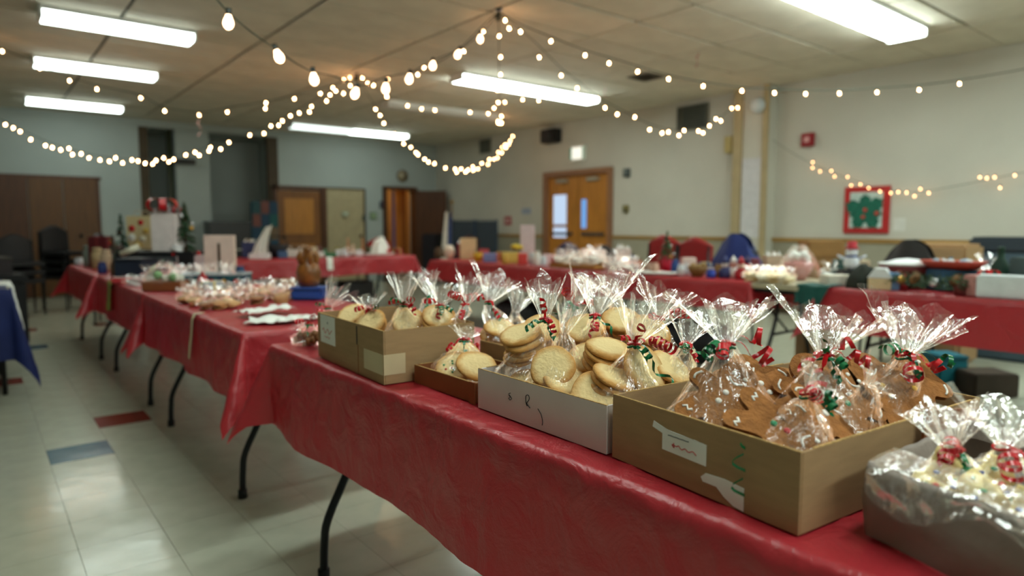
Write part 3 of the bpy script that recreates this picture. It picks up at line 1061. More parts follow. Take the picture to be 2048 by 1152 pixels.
MB().prism([(.196, .028), (.205, .036), (.24, .038), (.272, .035), (.272, .002), (.255, .004), (.238, .012), (.225, .022), (.212, .022), (.2, .022)], .0008, (0, -.0004, 0), Matrix(((1, 0, 0), (0, 0, -1), (0, 1, 0)))).obj('paper_scrap', PAPER, bx4, label='torn white paper scrap')
# crumpled white box at the near right, corner shade mixed into its paper colour
SOFT = mat('wrinkled_paper_shaded', rgb(144, 130, 122), .55, .3, var=.05, vscale=20, bump=.35, bscale=22)
t6 = thing('paper_box', 'crumpled white paper-lined box of iced cookies at the bottom right', 'box', (.875, .36, ZT), 0, 'open boxes of bagged cookies')


def soft(a, b):
    # walls of a soft open box: a runs round, b up then over the rim
    e = [(0, 0), (-.055, -.20), (.0 + .31, -.28), (.30, -.015)]
    n = len(e)
    s = (a % 1) * n
    i = int(s) % n
    f = s - int(s)
    x = e[i][0] * (1 - f) + e[(i + 1) % n][0] * f
    y = e[i][1] * (1 - f) + e[(i + 1) % n][1] * f
    h = .098 + .008 * mnoise.noise(Vector((x * 20, y * 20, 1)))
    cx, cy = .14, -.12
    d = Vector((x - cx, y - cy)).normalized()
    if b < .8:
        k = b / .8
        out = .006 * math.sin(k * 3) + .006 * mnoise.noise(Vector((x * 18, y * 18, k * 2.5)))
        return (x + d.x * out, y + d.y * out, k * h)
    k = (b - .8) / .2
    return (x - d.x * .010 * k, y - d.y * .010 * k, h - .025 * k + .002 * math.sin(k * 3.1))


MB().grid(96, 16, soft, wrap=True).obj('walls', SOFT, t6)
MB().prism([(0.002, -.003), (-.052, -.198), (.305, -.275), (.296, -.018)], .004, (0, 0, .001)).obj('bottom_panel', SOFT, t6)
MB().box((.29, .0, .085), (.16, .004, .06), rz=-.15, ry=.12).obj('flap', KRAFTD, t6)


fw = Vector((-.055, -.20))
MB().grid(40, 18, lambda a, b: (fw.x * a * 1.05 + (.05 - .075 * min(1, b * 2.2)) + .010 * mnoise.noise(Vector((a * 7, b * 5, 3))) - .012 * max(0, b - .45), fw.y * a * 1.05 - .01,
    (.108 if b < .45 else .108 - (b - .45) * .07 * (1 + .5 * math.sin(a * 7))) + .006 * mnoise.noise(Vector((a * 9, b * 6, 8))))).obj('cellophane_flap', FILM, t6, label='clear film folded over the box rim')


# ------------------------------------------------------------------ cookies
def cookie_mesh(seed, R=.047, t=.0125, m=None):
    r0 = random.Random(seed)
    ph = [r0.uniform(0, 6.3) for _ in range(6)]
    prof = [(.0, 0), (.55, 0), (.88, .0005), (.97, .18), (1.0, .42), (.985, .66), (.93, .84), (.8, .95), (.55, 1.03), (.25, 1.06), (0, 1.07)]
    n = 40
    vs, fs = [], []
    for k, (r, h) in enumerate(prof):
        for i in range(n):
            a = 2 * math.pi * i / n
            w = 1 + .022 * math.sin(3 * a + ph[0]) + .015 * math.sin(5 * a + ph[1]) + .018 * mnoise.noise(Vector((math.cos(a) * 4, math.sin(a) * 4, seed)))
            x, y = math.cos(a) * R * r * w, math.sin(a) * R * r * w
            z = t * h + (.0016 * mnoise.noise(Vector((x * 90, y * 90, seed * 3))) if k > 4 else 0)
            vs.append((x, y, z))
    for k in range(len(prof) - 1):
        for i in range(n):
            j = (i + 1) % n
            fs.append((k * n + i, k * n + j, (k + 1) * n + j, (k + 1) * n + i))
    return MB().add(vs, fs, True).mesh('sugar_cookie', m or COOKIE)


COOK = [cookie_mesh(s) for s in (1, 2, 3, 4)]
GINR = mat('ginger_round', rgb(150, 98, 52), .8, .25, var=.15, vscale=70, bump=.5, bscale=150)
GCOOK = [cookie_mesh(s, .042, .012, GINR) for s in (11, 12, 13)]


def cookie(p, n, label, group, me=None, scale=1.):
    me = me or rnd.choice(COOK)
    o = link('ginger_cookie' if me in GCOOK else 'sugar_cookie', me)
    M = basis(n, rnd.uniform(0, 6))
    o.matrix_world = Matrix.Translation(p) @ M.to_4x4() @ Matrix.Scale(scale, 4)
    tag(o, label, 'cookie', group)
    return o


def stack(px, py, t, n, k, label, group, step=.0135, jit=.006, me=None, scale=1., slide=(0, 0, 0)):
    n = camdir(*n)
    p = on_x(px, py, t)
    for i in range(k):
        q = p - n * step * scale * (i + .5) + Vector((rnd.uniform(-jit, jit), rnd.uniform(-jit, jit), 0)) + Vector(slide) * i
        nn = (n + Vector((rnd.uniform(-.08, .08), rnd.uniform(-.08, .08), rnd.uniform(-.05, .05)))).normalized()
        cookie(q, nn, ('topmost', 'second', 'third', 'fourth', 'bottom')[i] + ' ' + label, group, None if me is None else rnd.choice(me), scale)


# ------------------------------------------------------------------ cellophane bags with curled ribbon
def curl(mb, p, d, length, rad, turns, w, lead=.02, droop=.3):
    """a ribbon lead that ends in a springy curl"""
    d = Vector(d).normalized()
    p = Vector(p)
    pts, wd = [], []
    n1 = 6
    for i in range(n1):
        s = i / n1
        q = p + d * lead * s + Vector((0, 0, .35 * lead * math.sin(math.pi * s)))
        pts.append(q)
        wd.append(d.cross(Vector((0, 0, 1))).normalized() if abs(d.z) < .95 else Vector((1, 0, 0)))
    ax = (d + Vector((0, 0, -droop))).normalized()
    u = ax.orthogonal().normalized()
    v = ax.cross(u)
    st = p + d * lead
    n2 = int(turns * 12)
    for i in range(n2 + 1):
        s = i / n2
        a = 2 * math.pi * turns * s
        rr = rad * (.55 + .45 * min(1, 3 * s)) * (1 - .25 * s)
        pts.append(st + ax * length * s + (u * (math.cos(a) - 1) + v * math.sin(a)) * rr)
        wd.append((ax + u * .2 * math.sin(a)).normalized())
    mb.strip(pts, wd, w)


def ribbon_tie(root, neck, nr, reds, greens, seed):
    """reds / greens: (camera-right, up, towards camera, length, radius, turns)"""
    for nm, lst, m, lab in (('red_ribbon', reds, REDR, 'curled red ribbon'), ('green_ribbon', greens, GRNR, 'curled green ribbon')):
        if not lst:
            continue
        mb = MB()
        dz = .003 if nm[0] == 'r' else -.003
        mb.tube([(neck.x + math.cos(a) * (nr + .002), neck.y + math.sin(a) * (nr + .002), neck.z + dz + .002 * math.sin(a * 2)) for a in [2 * math.pi * i / 18 for i in range(18)]], .0022, 5, closed=True)
        mb.ball(neck - FW * (nr + .003) + Vector((0, 0, dz)), .0045, 8, 6)
        for q in lst:
            d = camdir(q[0], q[1], q[2])
            curl(mb, neck - FW * (nr + .002) + Vector((0, 0, dz)), d, q[3] * 1.1, q[4] * 1.2, q[5], .0075, lead=q[6] if len(q) > 6 else .016, droop=.35)
        mb.obj(nm, m, root, label=lab)


def film_bag(label, neck, body, R, zb, tip, fl, seed, reds=(), greens=(), Ry=None, nr=.010, film=None, group='cellophane bags of cookies', seg=88, fan=0., name='cookie_bag', pl=1., rect=None, rim=0.):
    """neck, tip: world points; body: world xy of the filled part"""
    rs = random.Random(seed)
    neck, tip = Vector(neck), Vector(tip)
    root = thing(name, label, 'bag', (body[0], body[1], zb), 0, group)
    O = Vector((body[0], body[1], zb))
    Ry = Ry or R
    ks = [(k, rs.uniform(0, 6.28), rs.uniform(.4, 1.)) for k in (5, 7, 9, 11, 13, 17)]
    tot = sum(a for _, _, a in ks)

    def tri(x):
        x = (x / (2 * math.pi)) % 1
        return 4 * abs(x - .5) - 1

    def pleat(a):
        return sum(w * tri(k * a + p) for k, p, w in ks) / tot * 1.8
    so = Vector((seed * 5.1, seed * 2.7, seed * 1.3))
    tk = [(k, rs.uniform(0, 6.28)) for k in (2, 3, 5, 8)]
    cphase = rs.uniform(0, 1.5)
    f1 = (RT * math.cos(fan) + Vector((FW.x, FW.y, 0)).normalized() * math.sin(fan)).normalized()
    axis = (tip - neck)
    Ht = axis.length
    axis.normalize()
    f1 = (f1 - axis * f1.dot(axis)).normalized()
    f2 = axis.cross(f1).normalized()
    NB, NT_ = 30, 18
    vs, fs = [], []
    for j in range(NB):
        u = j / (NB - 1)
        ub = max(0, (u - .04) / .96)
        if j == 0:
            r = .3
        elif u < .16:
            r = .74 + .26 * math.sin(u / .16 * math.pi / 2)
        elif u < .42:
            r = 1.
        else:
            s = min(1., (u - .42) / .58)
            r = (1 - s) ** 1.15 * (1 - .0 * s)
        e = max(0, (u - .3) / .7)
        e = e * e * (3 - 2 * e)
        z = zb + (neck.z - zb) * ub + (0 if j else .0015)
        c = O.lerp(Vector((neck.x, neck.y, 0)), e)
        for i in range(seg):
            a = 2 * math.pi * i / seg
            ca, sa = math.cos(a), math.sin(a)
            se = (abs(ca) ** 2.6 + abs(sa) ** 2.6) ** (-1 / 2.6)
            am = .035 + .22 * max(0, (u - .35) / .65) ** 1.2
            rr = 1 + am * pl * pleat(a + .15 * math.sin(u * 4 + seed))
            x = ca * se * (nr + (R - nr) * r) * rr
            y = sa * se * (nr + (Ry - nr) * r) * rr
            p = Vector((c.x + x, c.y + y, z))
            if 1 < j < NB - 2:
                nv = mnoise.noise_vector(p * 26 + so)
                cr = abs(mnoise.noise(p * 55 + so))
                p += nv * .006 + Vector((ca, sa, 0)) * (cr * .009 - .003) + Vector((ca, sa, 0)) * .0035 * tri(37 * a + 3 * math.sin(7 * u + seed))
            if rect and p.z < rim + .012:
                p.x = min(max(p.x, rect[0]), rect[1])
                p.y = min(max(p.y, rect[2]), rect[3])
            if p.z < zb + .001:
                p.z = zb + .001
            vs.append(p - O)
    for j in range(1, NT_ + 1):
        v = j / NT_
        for i in range(seg):
            a = 2 * math.pi * i / seg
            fold = sum(math.cos(k * a + p) * (1. if k < 6 else .4) for k, p in tk) / 2.2 + .22 * pleat(a)
            hf = .80 + .20 * tri(4 * a + cphase) + .10 * fold
            r = nr * (1 + .5 * v) + fl * (v ** 1.05) * (1 + .30 * fold + .15 * v)
            r = max(r, nr * .6)
            p = neck + f1 * (math.cos(a) * r * (1 + .16 * pleat(a) * v)) + f2 * (math.sin(a) * r * .62) + axis * (Ht * v * hf)
            nv = mnoise.noise_vector(p * 30 + so)
            p += nv * .006 * v
            vs.append(p - O)
    n = NB + NT_
    for j in range(n - 1):
        for i in range(seg):
            k = (i + 1) % seg
            fs.append((j * seg + i, j * seg + k, (j + 1) * seg + k, (j + 1) * seg + i))
    fs.append(tuple(range(seg - 1, -1, -1)))
    mb = MB().add(vs, fs, True)
    # the second sheet inside the gathered top
    vs, fs = [], []
    m2 = seg // 2 + 4
    for j in range(13):
        v = j / 12
        for i in range(m2):
            a = 2 * math.pi * i / m2
            fold = sum(math.cos((k + 1) * a + 2 * p) for k, p in tk) / 2.2 + .5 * pleat(a * 1.0 + 1)
            r = nr * .6 + fl * .72 * v * (1 + .38 * fold)
            p = neck + f1 * (math.cos(a) * r) + f2 * (math.sin(a) * r * .6) + axis * (Ht * v * (.74 + .16 * tri(3 * a + cphase + 1)))
            p += mnoise.noise_vector(p * 34 + so) * .006 * v
            vs.append(p - O)
    for j in range(12):
        for i in range(m2):
            k = (i + 1) % m2
            fs.append((j * m2 + i, j * m2 + k, (j + 1) * m2 + k, (j + 1) * m2 + i))
    mb.add(vs, fs, True)
    mb.obj('cellophane', film or FILM, root, label='clear crinkled cellophane')
    if reds or greens:
        ribbon_tie(root, neck - O, nr, reds, greens, seed)
    return root


def pbag(label, n, b, R, zb, tip, fl, seed, **kw):
    """neck and body as (px, py, x in the room), tip (px, py) at the neck's distance"""
    p = on_x(*b)
    q = on_x(*n)
    r = kw.get('rect')
    bx, by = p.x, p.y
    if r:
        bx = min(max(bx, r[0] + R * .9), r[1] - R * .9)
        by = min(max(by, r[2] + R * .9), r[3] - R * .9)
    return film_bag(label, q, (bx, by), R, zb, at(tip[0], tip[1], depth_of(q)), fl, seed, **kw)


ZI = ZT + .006
ORD = ['first', 'second', 'third', 'fourth', 'fifth', 'sixth', 'seventh', 'eighth', 'ninth', 'tenth', 'eleventh', 'twelfth', 'thirteenth', 'fourteenth']
RW = (.852, 1.200, .788, 1.158)
RK = (.800, 1.040, 1.495, 1.935)
RTY = (.866, 1.046, 1.205, 1.452)
RB5 = (1.078, 1.330, 1.208, 1.458)
RG = (.838, 1.295, .424, .752)
RS = (.895, 1.145, .10, .335)
GW = 'sugar cookies in the white box'
# ---- white box, front row
stack(1043, 668, .93, (-.25, .86, .42), 5, 'pale sugar cookie in the leaning stack at the left of the white box', 'stacked cookies at the left of the white box', jit=.005, slide=(-.001, .0005, 0))
cookie(on_x(1106, 736, .905), camdir(-.2, .52, .82), 'large round sugar cookie facing forward in the middle of the white box', GW)
cookie(on_x(1130, 764, .915), camdir(.12, .80, .55), 'round sugar cookie lying under the forward-facing cookie', GW)
cookie(on_x(1105, 785, .925), camdir(.05, .85, .5), 'sugar cookie half hidden at the bottom of the middle bag', GW)
cookie(on_x(1060, 770, .93), camdir(.05, .85, .5), 'sugar cookie low at the left of the middle bag', GW)
cookie(on_x(1195, 792, .915), camdir(-.1, .66, .74), 'broad sugar cookie resting low against the front of the white box', GW, scale=1.12)
stack(1222, 697, .99, (.22, .9, .36), 4, 'sugar cookie in the small stack right of the forward-facing cookie', 'small stack in the white box', jit=.006)
stack(1232, 752, .955, (.3, .88, .35), 3, 'sugar cookie low in the bag at the right front of the white box', 'low stack in the white box', jit=.004)
cookie(on_x(1286, 742, 1.0), camdir(.5, .42, .74), 'sugar cookie standing on edge under the long red ribbon curl', GW, scale=1.08)
stack(1345, 735, 1.075, (.45, .75, .5), 3, 'sugar cookie at the right end of the white box', 'right stack in the white box', jit=.004, scale=1.05)
stack(1165, 655, 1.06, (-.1, .75, .62), 4, 'sugar cookie in the bag at the back of the white box', 'back stack in the white box')
stack(1300, 660, 1.12, (.1, .75, .62), 4, 'sugar cookie in the back right bag of the white box', 'back right stack in the white box')
stack(1245, 640, 1.15, (.0, .75, .62), 4, 'sugar cookie in the tallest bag behind the white box', 'rear stack behind the white box')
stack(1085, 655, 1.03, (-.1, .75, .62), 4, 'sugar cookie behind the leaning stack in the white box', 'rear left stack in the white box')
stack(1180, 715, .99, (-.2, .8, .55), 4, 'sugar cookie between the two front bags of the white box', 'mid stack in the white box')

pbag('cellophane bag holding the leaning cookie stack, green and red curls at its neck', (1090, 640, .96), (1040, 735, .925), .070, ZI, (1088, 545), .030, 21, rect=RW, rim=.835,
     reds=[(-.1, .9, .3, .03, .007, 2.2), (.3, -.5, .7, .03, .007, 2.5, .008)], greens=[(-.8, -.2, .5, .03, .007, 2), (.5, -.7, .6, .03, .006, 2.2), (.8, .6, .3, .05, .012, 1.2, .03)], fan=.2)
pbag('cellophane bag in the middle of the white box around the forward-facing cookie', (1128, 668, .95), (1112, 760, .92), .066, ZI, (1150, 590), .022, 22, rect=RW, rim=.835, fan=.4)
pbag('cellophane bag with long spiral red curl and green tail, right of white box', (1268, 690, .985), (1250, 760, .96), .072, ZI, (1300, 580), .042, 23, rect=RW, rim=.835,
     reds=[(.5, .1, .8, .055, .011, 4.5, .03), (-.7, .4, .5, .02, .006, 1.5), (.2, .8, .6, .02, .010, 1.2, .02)], greens=[(.3, -.3, .8, .03, .008, 2), (.75, -.6, .5, .05, .01, 1.0, .045)], fan=-.2)
pbag('cellophane bag with a fanned top behind the front row of the white box', (1190, 632, 1.06), (1170, 700, 1.06), .066, ZI, (1205, 545), .046, 24, rect=RW, rim=.835,
     reds=[(-.1, -.4, .8, .025, .008, 2), (-.3, -.8, .6, .03, .008, 1.5)], greens=[(.6, -.5, .6, .04, .006, 1)], fan=.1)
pbag('tall fanned cellophane bag at the back right of the white box', (1318, 640, 1.14), (1305, 710, 1.12), .066, ZI, (1340, 565), .045, 25, rect=RW, rim=.835,
     reds=[(.6, .3, .6, .045, .010, 3.5), (-.6, .2, .6, .02, .006, 1.5)], fan=-.3)
pbag('cellophane bag with red loops at the rear left of the white box', (1148, 612, 1.10), (1110, 660, 1.04), .062, ZI, (1180, 540), .030, 26, rect=RW, rim=.835,
     reds=[(-.3, .6, .6, .03, .012, 2), (.7, .2, .5, .03, .009, 2)], greens=[(-.2, -.9, .4, .03, .005, 1)], fan=.5)
pbag('cellophane bag at the right end of the white box by the kraft panel', (1372, 690, 1.10), (1345, 745, 1.08), .058, ZI, (1385, 630), .030, 27, rect=RW, rim=.835,
     reds=[(.4, -.6, .6, .02, .006, 1.6)], greens=[(-.2, .1, .9, .03, .006, 2), (.7, -.4, .5, .035, .006, 1)], fan=.3)
pbag('broad fanned cellophane bag rising highest behind the white box', (1235, 600, 1.17), (1240, 650, 1.14), .066, ZI, (1222, 530), .055, 28, rect=RW, rim=.835, fan=0.)

# ---- box behind the tray
stack(1000, 655, 1.13, (.1, .85, .5), 5, 'tan cookie piled above the rim of the box behind the tray', 'cookies in the box behind the tray', jit=.006)
pbag('cellophane bag with hanging red and green curls behind the shallow tray', (978, 605, 1.14), (1005, 690, 1.14), .066, ZI, (1000, 540), .050, 31, rect=RB5, rim=.83,
     reds=[(-.9, .3, .3, .05, .012, 3.5), (.5, -.6, .6, .03, .007, 2.2, .03)], greens=[(.6, -.75, .5, .045, .008, 2.5, .02)], fan=.1)
pbag('limp cellophane bag between the tray and the white box', (1030, 625, 1.17), (1050, 690, 1.17), .055, ZI, (1050, 570), .028, 32, rect=RB5, rim=.83, fan=.4)

# ---- tall kraft box
GB = 'cookies in the tall kraft box'
stack(705, 628, .87, (-.2, .75, .6), 4, 'pale cookie at the left inside the tall kraft box', GB)
stack(738, 645, .87, (-.3, .6, .7), 3, 'pale cookie in the front left bag of the tall kraft box', GB + ', front left')
stack(815, 642, .93, (.0, .7, .7), 4, 'cookie in the centre bag of the tall kraft box', GB + ', centre')
stack(880, 632, .99, (.1, .75, .6), 4, 'tan cookie at the right inside the tall kraft box', GB + ', right')
zk = ZI
pbag('tall upright cellophane bag with a straight open top in the kraft box', (808, 610, .93), (815, 680, .92), .080, zk, (812, 540), .026, 41, rect=RK, rim=.88,
     reds=[(.5, .3, .7, .03, .009, 2), (.6, -.3, .6, .035, .009, 2.2), (-.6, .2, .6, .025, .007, 2)], greens=[(-.4, .5, .7, .03, .007, 2), (.3, .5, .8, .02, .006, 1.5)], fan=.2, pl=.7)
pbag('cellophane bag with tangled red curls at the front left of the kraft box', (738, 622, .89), (720, 660, .88), .075, zk, (735, 585), .030, 42, rect=RK, rim=.88,
     reds=[(-.2, -.6, .7, .04, .010, 3), (.4, .2, .8, .03, .008, 2), (-.6, .1, .6, .02, .008, 2)], greens=[(.5, .4, .6, .03, .008, 2)], fan=.2)
pbag('cellophane bag with a gauzy fan at the right of the kraft box', (880, 612, .99), (880, 660, .98), .070, zk, (890, 560), .040, 43, rect=RK, rim=.88,
     reds=[(-.6, .3, .6, .025, .008, 1.8), (-.1, -.8, .6, .02, .007, 1.8)], greens=[(.1, -.2, .9, .025, .007, 2.2), (.7, -.1, .6, .03, .007, 2)], fan=.0)
pbag('cellophane bag behind the tall upright one in the kraft box', (860, 590, 1.03), (860, 640, 1.0), .065, zk, (848, 535), .026, 44, rect=RK, rim=.88, greens=[(-.2, -.6, .6, .03, .005, 1.5)], fan=.3)
pbag('cellophane bag with a red cluster at the far right of the kraft box', (930, 610, 1.05), (920, 660, 1.02), .060, zk, (950, 545), .030, 45, rect=RK, rim=.88,
     reds=[(-.4, .5, .6, .04, .011, 4), (-.2, -.5, .7, .03, .008, 3)], fan=.2)
pbag('small cellophane bag leaning behind the far left corner of the kraft box', (655, 615, .92), (668, 650, .92), .058, ZT + .004, (690, 562), .034, 46,
     reds=[(-.1, -.3, .8, .025, .010, 1.5)], greens=[(-.3, .4, .7, .03, .007, 2)], fan=.1)
# brown twists left of the kraft box
for k in range(6):
    c = on_x(594 + k * 9, 686 - 7 * (k % 3), .85 + .012 * (k % 2))
    ax = camdir(.7, .5 - .3 * (k % 3), .3 * (k % 2))
    o = MB().tube([ax * (.055 * (s / 10 - .5)) for s in range(11)], [.012 + .005 * math.sin(s * 1.9) for s in range(11)], 10).obj('pretzel_twist', mat('brown_bake', rgb(128, 82, 44), .7, var=.35, vscale=120))
    o.location = c
    tag(o, ORD[k] + ' brown twisted biscuit from the left in the small bag by the kraft box', 'biscuit', 'brown twists')
pbag('small dark bag of brown twists left of the kraft box', (618, 648, .85), (612, 685, .85), .046, ZT + .004, (585, 655), .020, 47,
     reds=[(-.7, .2, .6, .025, .008, 2.5), (.5, .6, .5, .02, .007, 2)], greens=[(.1, -.8, .6, .02, .004, 1)], fan=.8)

# ---- shallow tray
cookie(on_x(912, 738, .925), camdir(-.1, .75, .65), 'sprinkled pale cookie lying at the front of the shallow tray', 'tray cookies', scale=1.1)
cookie(on_x(952, 735, .945), camdir(.2, .8, .55), 'pale cookie beside the sprinkled one in the shallow tray', 'tray cookies', scale=1.1)
cookie(on_x(925, 715, .985), camdir(-.2, .6, .75), 'tan cookie leaning at the back of the shallow tray', 'tray cookies')
ck = [o for o in COL.objects if o.get('label', '').startswith('sprinkled pale')][0]
for k in range(11):
    a, r_ = rnd.uniform(0, 6.28), rnd.uniform(.005, .035)
    s = MB().ball((0, 0, 0), .0026, 8, 6).obj('sprinkle', ICEG if k % 4 else ICER, ck)
    s.location = (r_ * math.cos(a), r_ * math.sin(a), .0135)
pbag('low cellophane bag with one red bead curl in the shallow tray', (928, 680, .96), (925, 740, .95), .072, ZI, (935, 650), .024, 51, rect=RTY, rim=.79,
     reds=[(-.7, -.5, .6, .02, .007, 1.8, .03), (.8, -.4, .3, .015, .005, 1.2, .03)], greens=[(.2, -.8, .7, .02, .005, 1.5)], fan=.3)

# ------------------------------------------------------------------ gingerbread men
HALF = [(0, .98), (.10, .965), (.17, .91), (.205, .83), (.205, .75), (.17, .67), (.115, .615), (.19, .595), (.33, .615), (.42, .59), (.455, .52), (.43, .445), (.34, .415), (.24, .40), (.215, .33), (.235, .22), (.29, .08), (.31, .0), (.28, -.06), (.19, -.08), (.11, -.03), (.05, .09), (0, .13)]


def man_poly(S):
    P = [(x, y) for x, y in HALF] + [(-x, y) for x, y in HALF[-2:0:-1]]
    for _ in range(1):
        Q = []
        for i in range(len(P)):
            a, b = P[i], P[(i + 1) % len(P)]
            Q += [(a[0] * .75 + b[0] * .25, a[1] * .75 + b[1] * .25), (a[0] * .25 + b[0] * .75, a[1] * .25 + b[1] * .75)]
        P = Q
    return [(x * S, (y - .5) * S) for x, y in P]


def man_mesh(S=.135, h=.011):
    P = man_poly(S)[::-1]
    n = len(P)
    # inward offset rims for a soft baked edge
    rings = []
    for off, z in ((.0025, 0), (0, .003), (0, .007), (.0015, .0095), (.004, h)):
        R_ = []
        for i in range(n):
            a, b, c = Vector(P[i - 1]), Vector(P[i]), Vector(P[(i + 1) % n])
            d = (c - a).normalized()
            nn = Vector((-d.y, d.x))
            R_.append((b.x - nn.x * off, b.y - nn.y * off, z))
        rings.append(R_)
    vs = [p for r in rings for p in r]
    fs = []
    for k in range(len(rings) - 1):
        for i in range(n):
            j = (i + 1) % n
            fs.append((k * n + i, (k + 1) * n + i, (k + 1) * n + j, k * n + j))
    mb = MB().add(vs, fs, True)
    mb.add(rings[-1], [tuple(range(n - 1, -1, -1))], False)
    mb.add(rings[0], [tuple(range(n))], False)
    return mb.mesh('gingerbread_man', GINGER)


MAN = man_mesh()
DOT = {c: MB().lathe([(.0052, 0), (.005, .0018), (.003, .0034), (.0001, .004)], 12).mesh('icing_dot', m) for c, m in (('w', ICING), ('r', ICER), ('g', ICEG), ('y', ICEY))}


def ginger_man(px, py, t, n, head, label, dots=('w', 'w'), face=True, S=.135, hands=True):
    z = camdir(*n)
    y = camdir(*head)
    y = (y - z * y.dot(z)).normalized()
    x = y.cross(z)
    M = Matrix((x, y, z)).transposed().to_4x4()
    root = link('gingerbread_man', MAN)
    root.matrix_world = Matrix.Translation(on_x(px, py, t)) @ M
    tag(root, label, 'gingerbread', 'gingerbread men in the large box')
    top = .011

    def dot(kind, u, v, s=1.):
        o = link('icing_dot', DOT[kind], root, loc=(u * S, (v - .5) * S, top - .0005))
        o.scale = (s, s, s)
    if face:
        dot('w', -.075, .83, .75)
        dot('w', .075, .83, .75)
        MB().tube([((-.09 + .18 * k / 8) * S, (.745 - .05 * math.sin(math.pi * k / 8) - .5) * S, top + .0006) for k in range(9)], .0017, 6).obj('icing_smile', ICING, root)
    for k, d in enumerate(dots):
        dot(d, 0, .53 - .15 * k, 1.0)
    if hands:
        for sx in (-1, 1):
            MB().tube([(sx * .385 * S + (.02 * math.sin(k)) * S * sx, (.445 + .035 * k - .5) * S, top + .0004) for k in range(5)], .0019, 6).obj('icing_cuff', ICING, root)
            MB().tube([((sx * .225 + (-.05 + .04 * k) * .9) * S, (.06 + .02 * ((k % 2) * 2 - 1) - .5) * S, top + .0004) for k in range(4)], .0022, 6).obj('icing_cuff', ICING, root)
    return root


ginger_man(1446, 795, .925, (-.05, .62, .78), (.55, .75, 0), 'smiling gingerbread man with white buttons in the front left bag', ('w', 'w'))
ginger_man(1565, 868, .905, (.0, .75, .66), (.55, -.35, .3), 'gingerbread man lying head down behind the front panel, green and pink dots', ('r', 'g'))
ginger_man(1520, 778, 1.01, (.15, .7, .7), (-.3, .9, 0), 'gingerbread man half hidden behind the smiling one', ('w', 'w'))
ginger_man(1620, 785, 1.06, (.0, .55, .8), (.1, .9, 0), 'gingerbread man upright in the middle of the large box', ('w', 'r'))
ginger_man(1690, 800, 1.07, (.25, .6, .7), (.5, .8, 0), 'gingerbread man leaning right in the large box', ('w', 'g'))
ginger_man(1760, 782, 1.15, (.2, .6, .75), (-.2, .9, 0), 'gingerbread man by the right edge of the large box', ('y', 'w'))
ginger_man(1640, 838, .995, (.3, .7, .6), (.7, .6, 0), 'gingerbread man lying to the right of the front bag', ('w', 'w'))
ginger_man(1820, 768, 1.22, (.1, .6, .75), (.3, .9, 0), 'gingerbread man under the rightmost tall bag', ('w', 'y'))
for k, (px, py, t) in enumerate(((1400, 820, .95), (1500, 850, .93), (1600, 830, 1.0), (1720, 835, 1.09), (1570, 770, 1.12), (1700, 770, 1.2), (1460, 770, 1.05))):
    cookie(on_x(px, py, t), camdir(rnd.uniform(-.3, .3), .85, .45), 'round ginger cookie low in the large box, ' + ('at its left wall', 'right of the smiling gingerbread man', 'in the middle', 'near its front right', 'at mid back', 'at the right back', 'behind the smiling gingerbread man')[k], 'ginger cookies under the gingerbread men', GCOOK[k % 3])

pbag('cellophane bag over the smiling gingerbread man, red and green curls at its neck', (1452, 690, .95), (1450, 800, .93), .090, ZI, (1450, 585), .056, 61, rect=RG, rim=.855,
     reds=[(-.3, -.3, .8, .022, .010, 2.4, .02), (.8, .1, .4, .012, .014, 1.2, .035), (.8, -.5, .4, .022, .015, 1.4, .04)], greens=[(-.7, .0, .6, .018, .009, 2, .022), (-.8, -.4, .5, .014, .011, 1.2, .03)], nr=.012, fan=.05)
pbag('cellophane bag with a wide fan, green knot and long red curl in the large box', (1648, 712, 1.06), (1625, 805, 1.06), .088, ZI, (1672, 600), .058, 62, rect=RG, rim=.855,
     reds=[(-.55, -.8, .5, .045, .014, 2.2, .03), (.7, -.1, .5, .03, .010, 2, .025), (.8, .5, .3, .02, .010, 1.2, .02), (-.8, -.2, .4, .03, .006, .8, .03)], greens=[(.2, -.3, .9, .02, .008, 2, .01), (.3, -.8, .5, .02, .006, 1.2, .02), (-.3, .8, .3, .02, .006, 1.)], nr=.013, fan=-.1)
pbag('rightmost tall cellophane bag with red ring curl in the large box', (1812, 712, 1.18), (1800, 790, 1.18), .078, ZI, (1845, 602), .055, 63, rect=RG, rim=.855,
     reds=[(-.2, -.5, .8, .016, .015, 1.8, .02), (.5, -.5, .6, .018, .010, 1.6, .025), (-.8, .1, .4, .015, .005, 1.2)], greens=[(-.8, .3, .4, .025, .010, 1.6, .03), (.9, -.1, .3, .02, .009, 1.4, .04), (.3, -.8, .5, .012, .006, 1.3, .02)], nr=.012, fan=.1)
pbag('cellophane bag lying over the front gingerbread man with green curl on the panel', (1618, 790, .93), (1575, 860, .91), .078, ZI, (1660, 750), .028, 64, rect=RG, rim=.855,
     reds=[(-.1, .2, .9, .03, .010, 3, .01)], greens=[(.3, -.3, .8, .02, .009, 2.2, .012), (.3, .2, .8, .015, .007, 1.4)], nr=.010, fan=.3)
pbag('crumpled cellophane bag at the right corner of the large box', (1735, 770, 1.07), (1705, 815, 1.06), .066, ZI, (1770, 745), .032, 65, rect=RG, rim=.855, nr=.010, fan=.2)
# green curl hanging over the front panel
gc = MB()
p0 = on_x(1487, 884, .812)
pts = [p0 + Vector((0, 0, -.0)) + RT * (.012 * math.sin(k * .75) * min(1, k / 4)) - Vector((.005 + .003 * math.cos(k * .75), 0, 0)) + Vector((0, 0, -.0042 * k)) for k in range(20)]
gc.strip(pts, [(Vector((0, 0, 1)) + RT * .4).normalized()] * 20, .004)
o = gc.obj('green_ribbon', GRNR)
tag(o, 'loose green ribbon curl dangling over the large box front', 'ribbon')

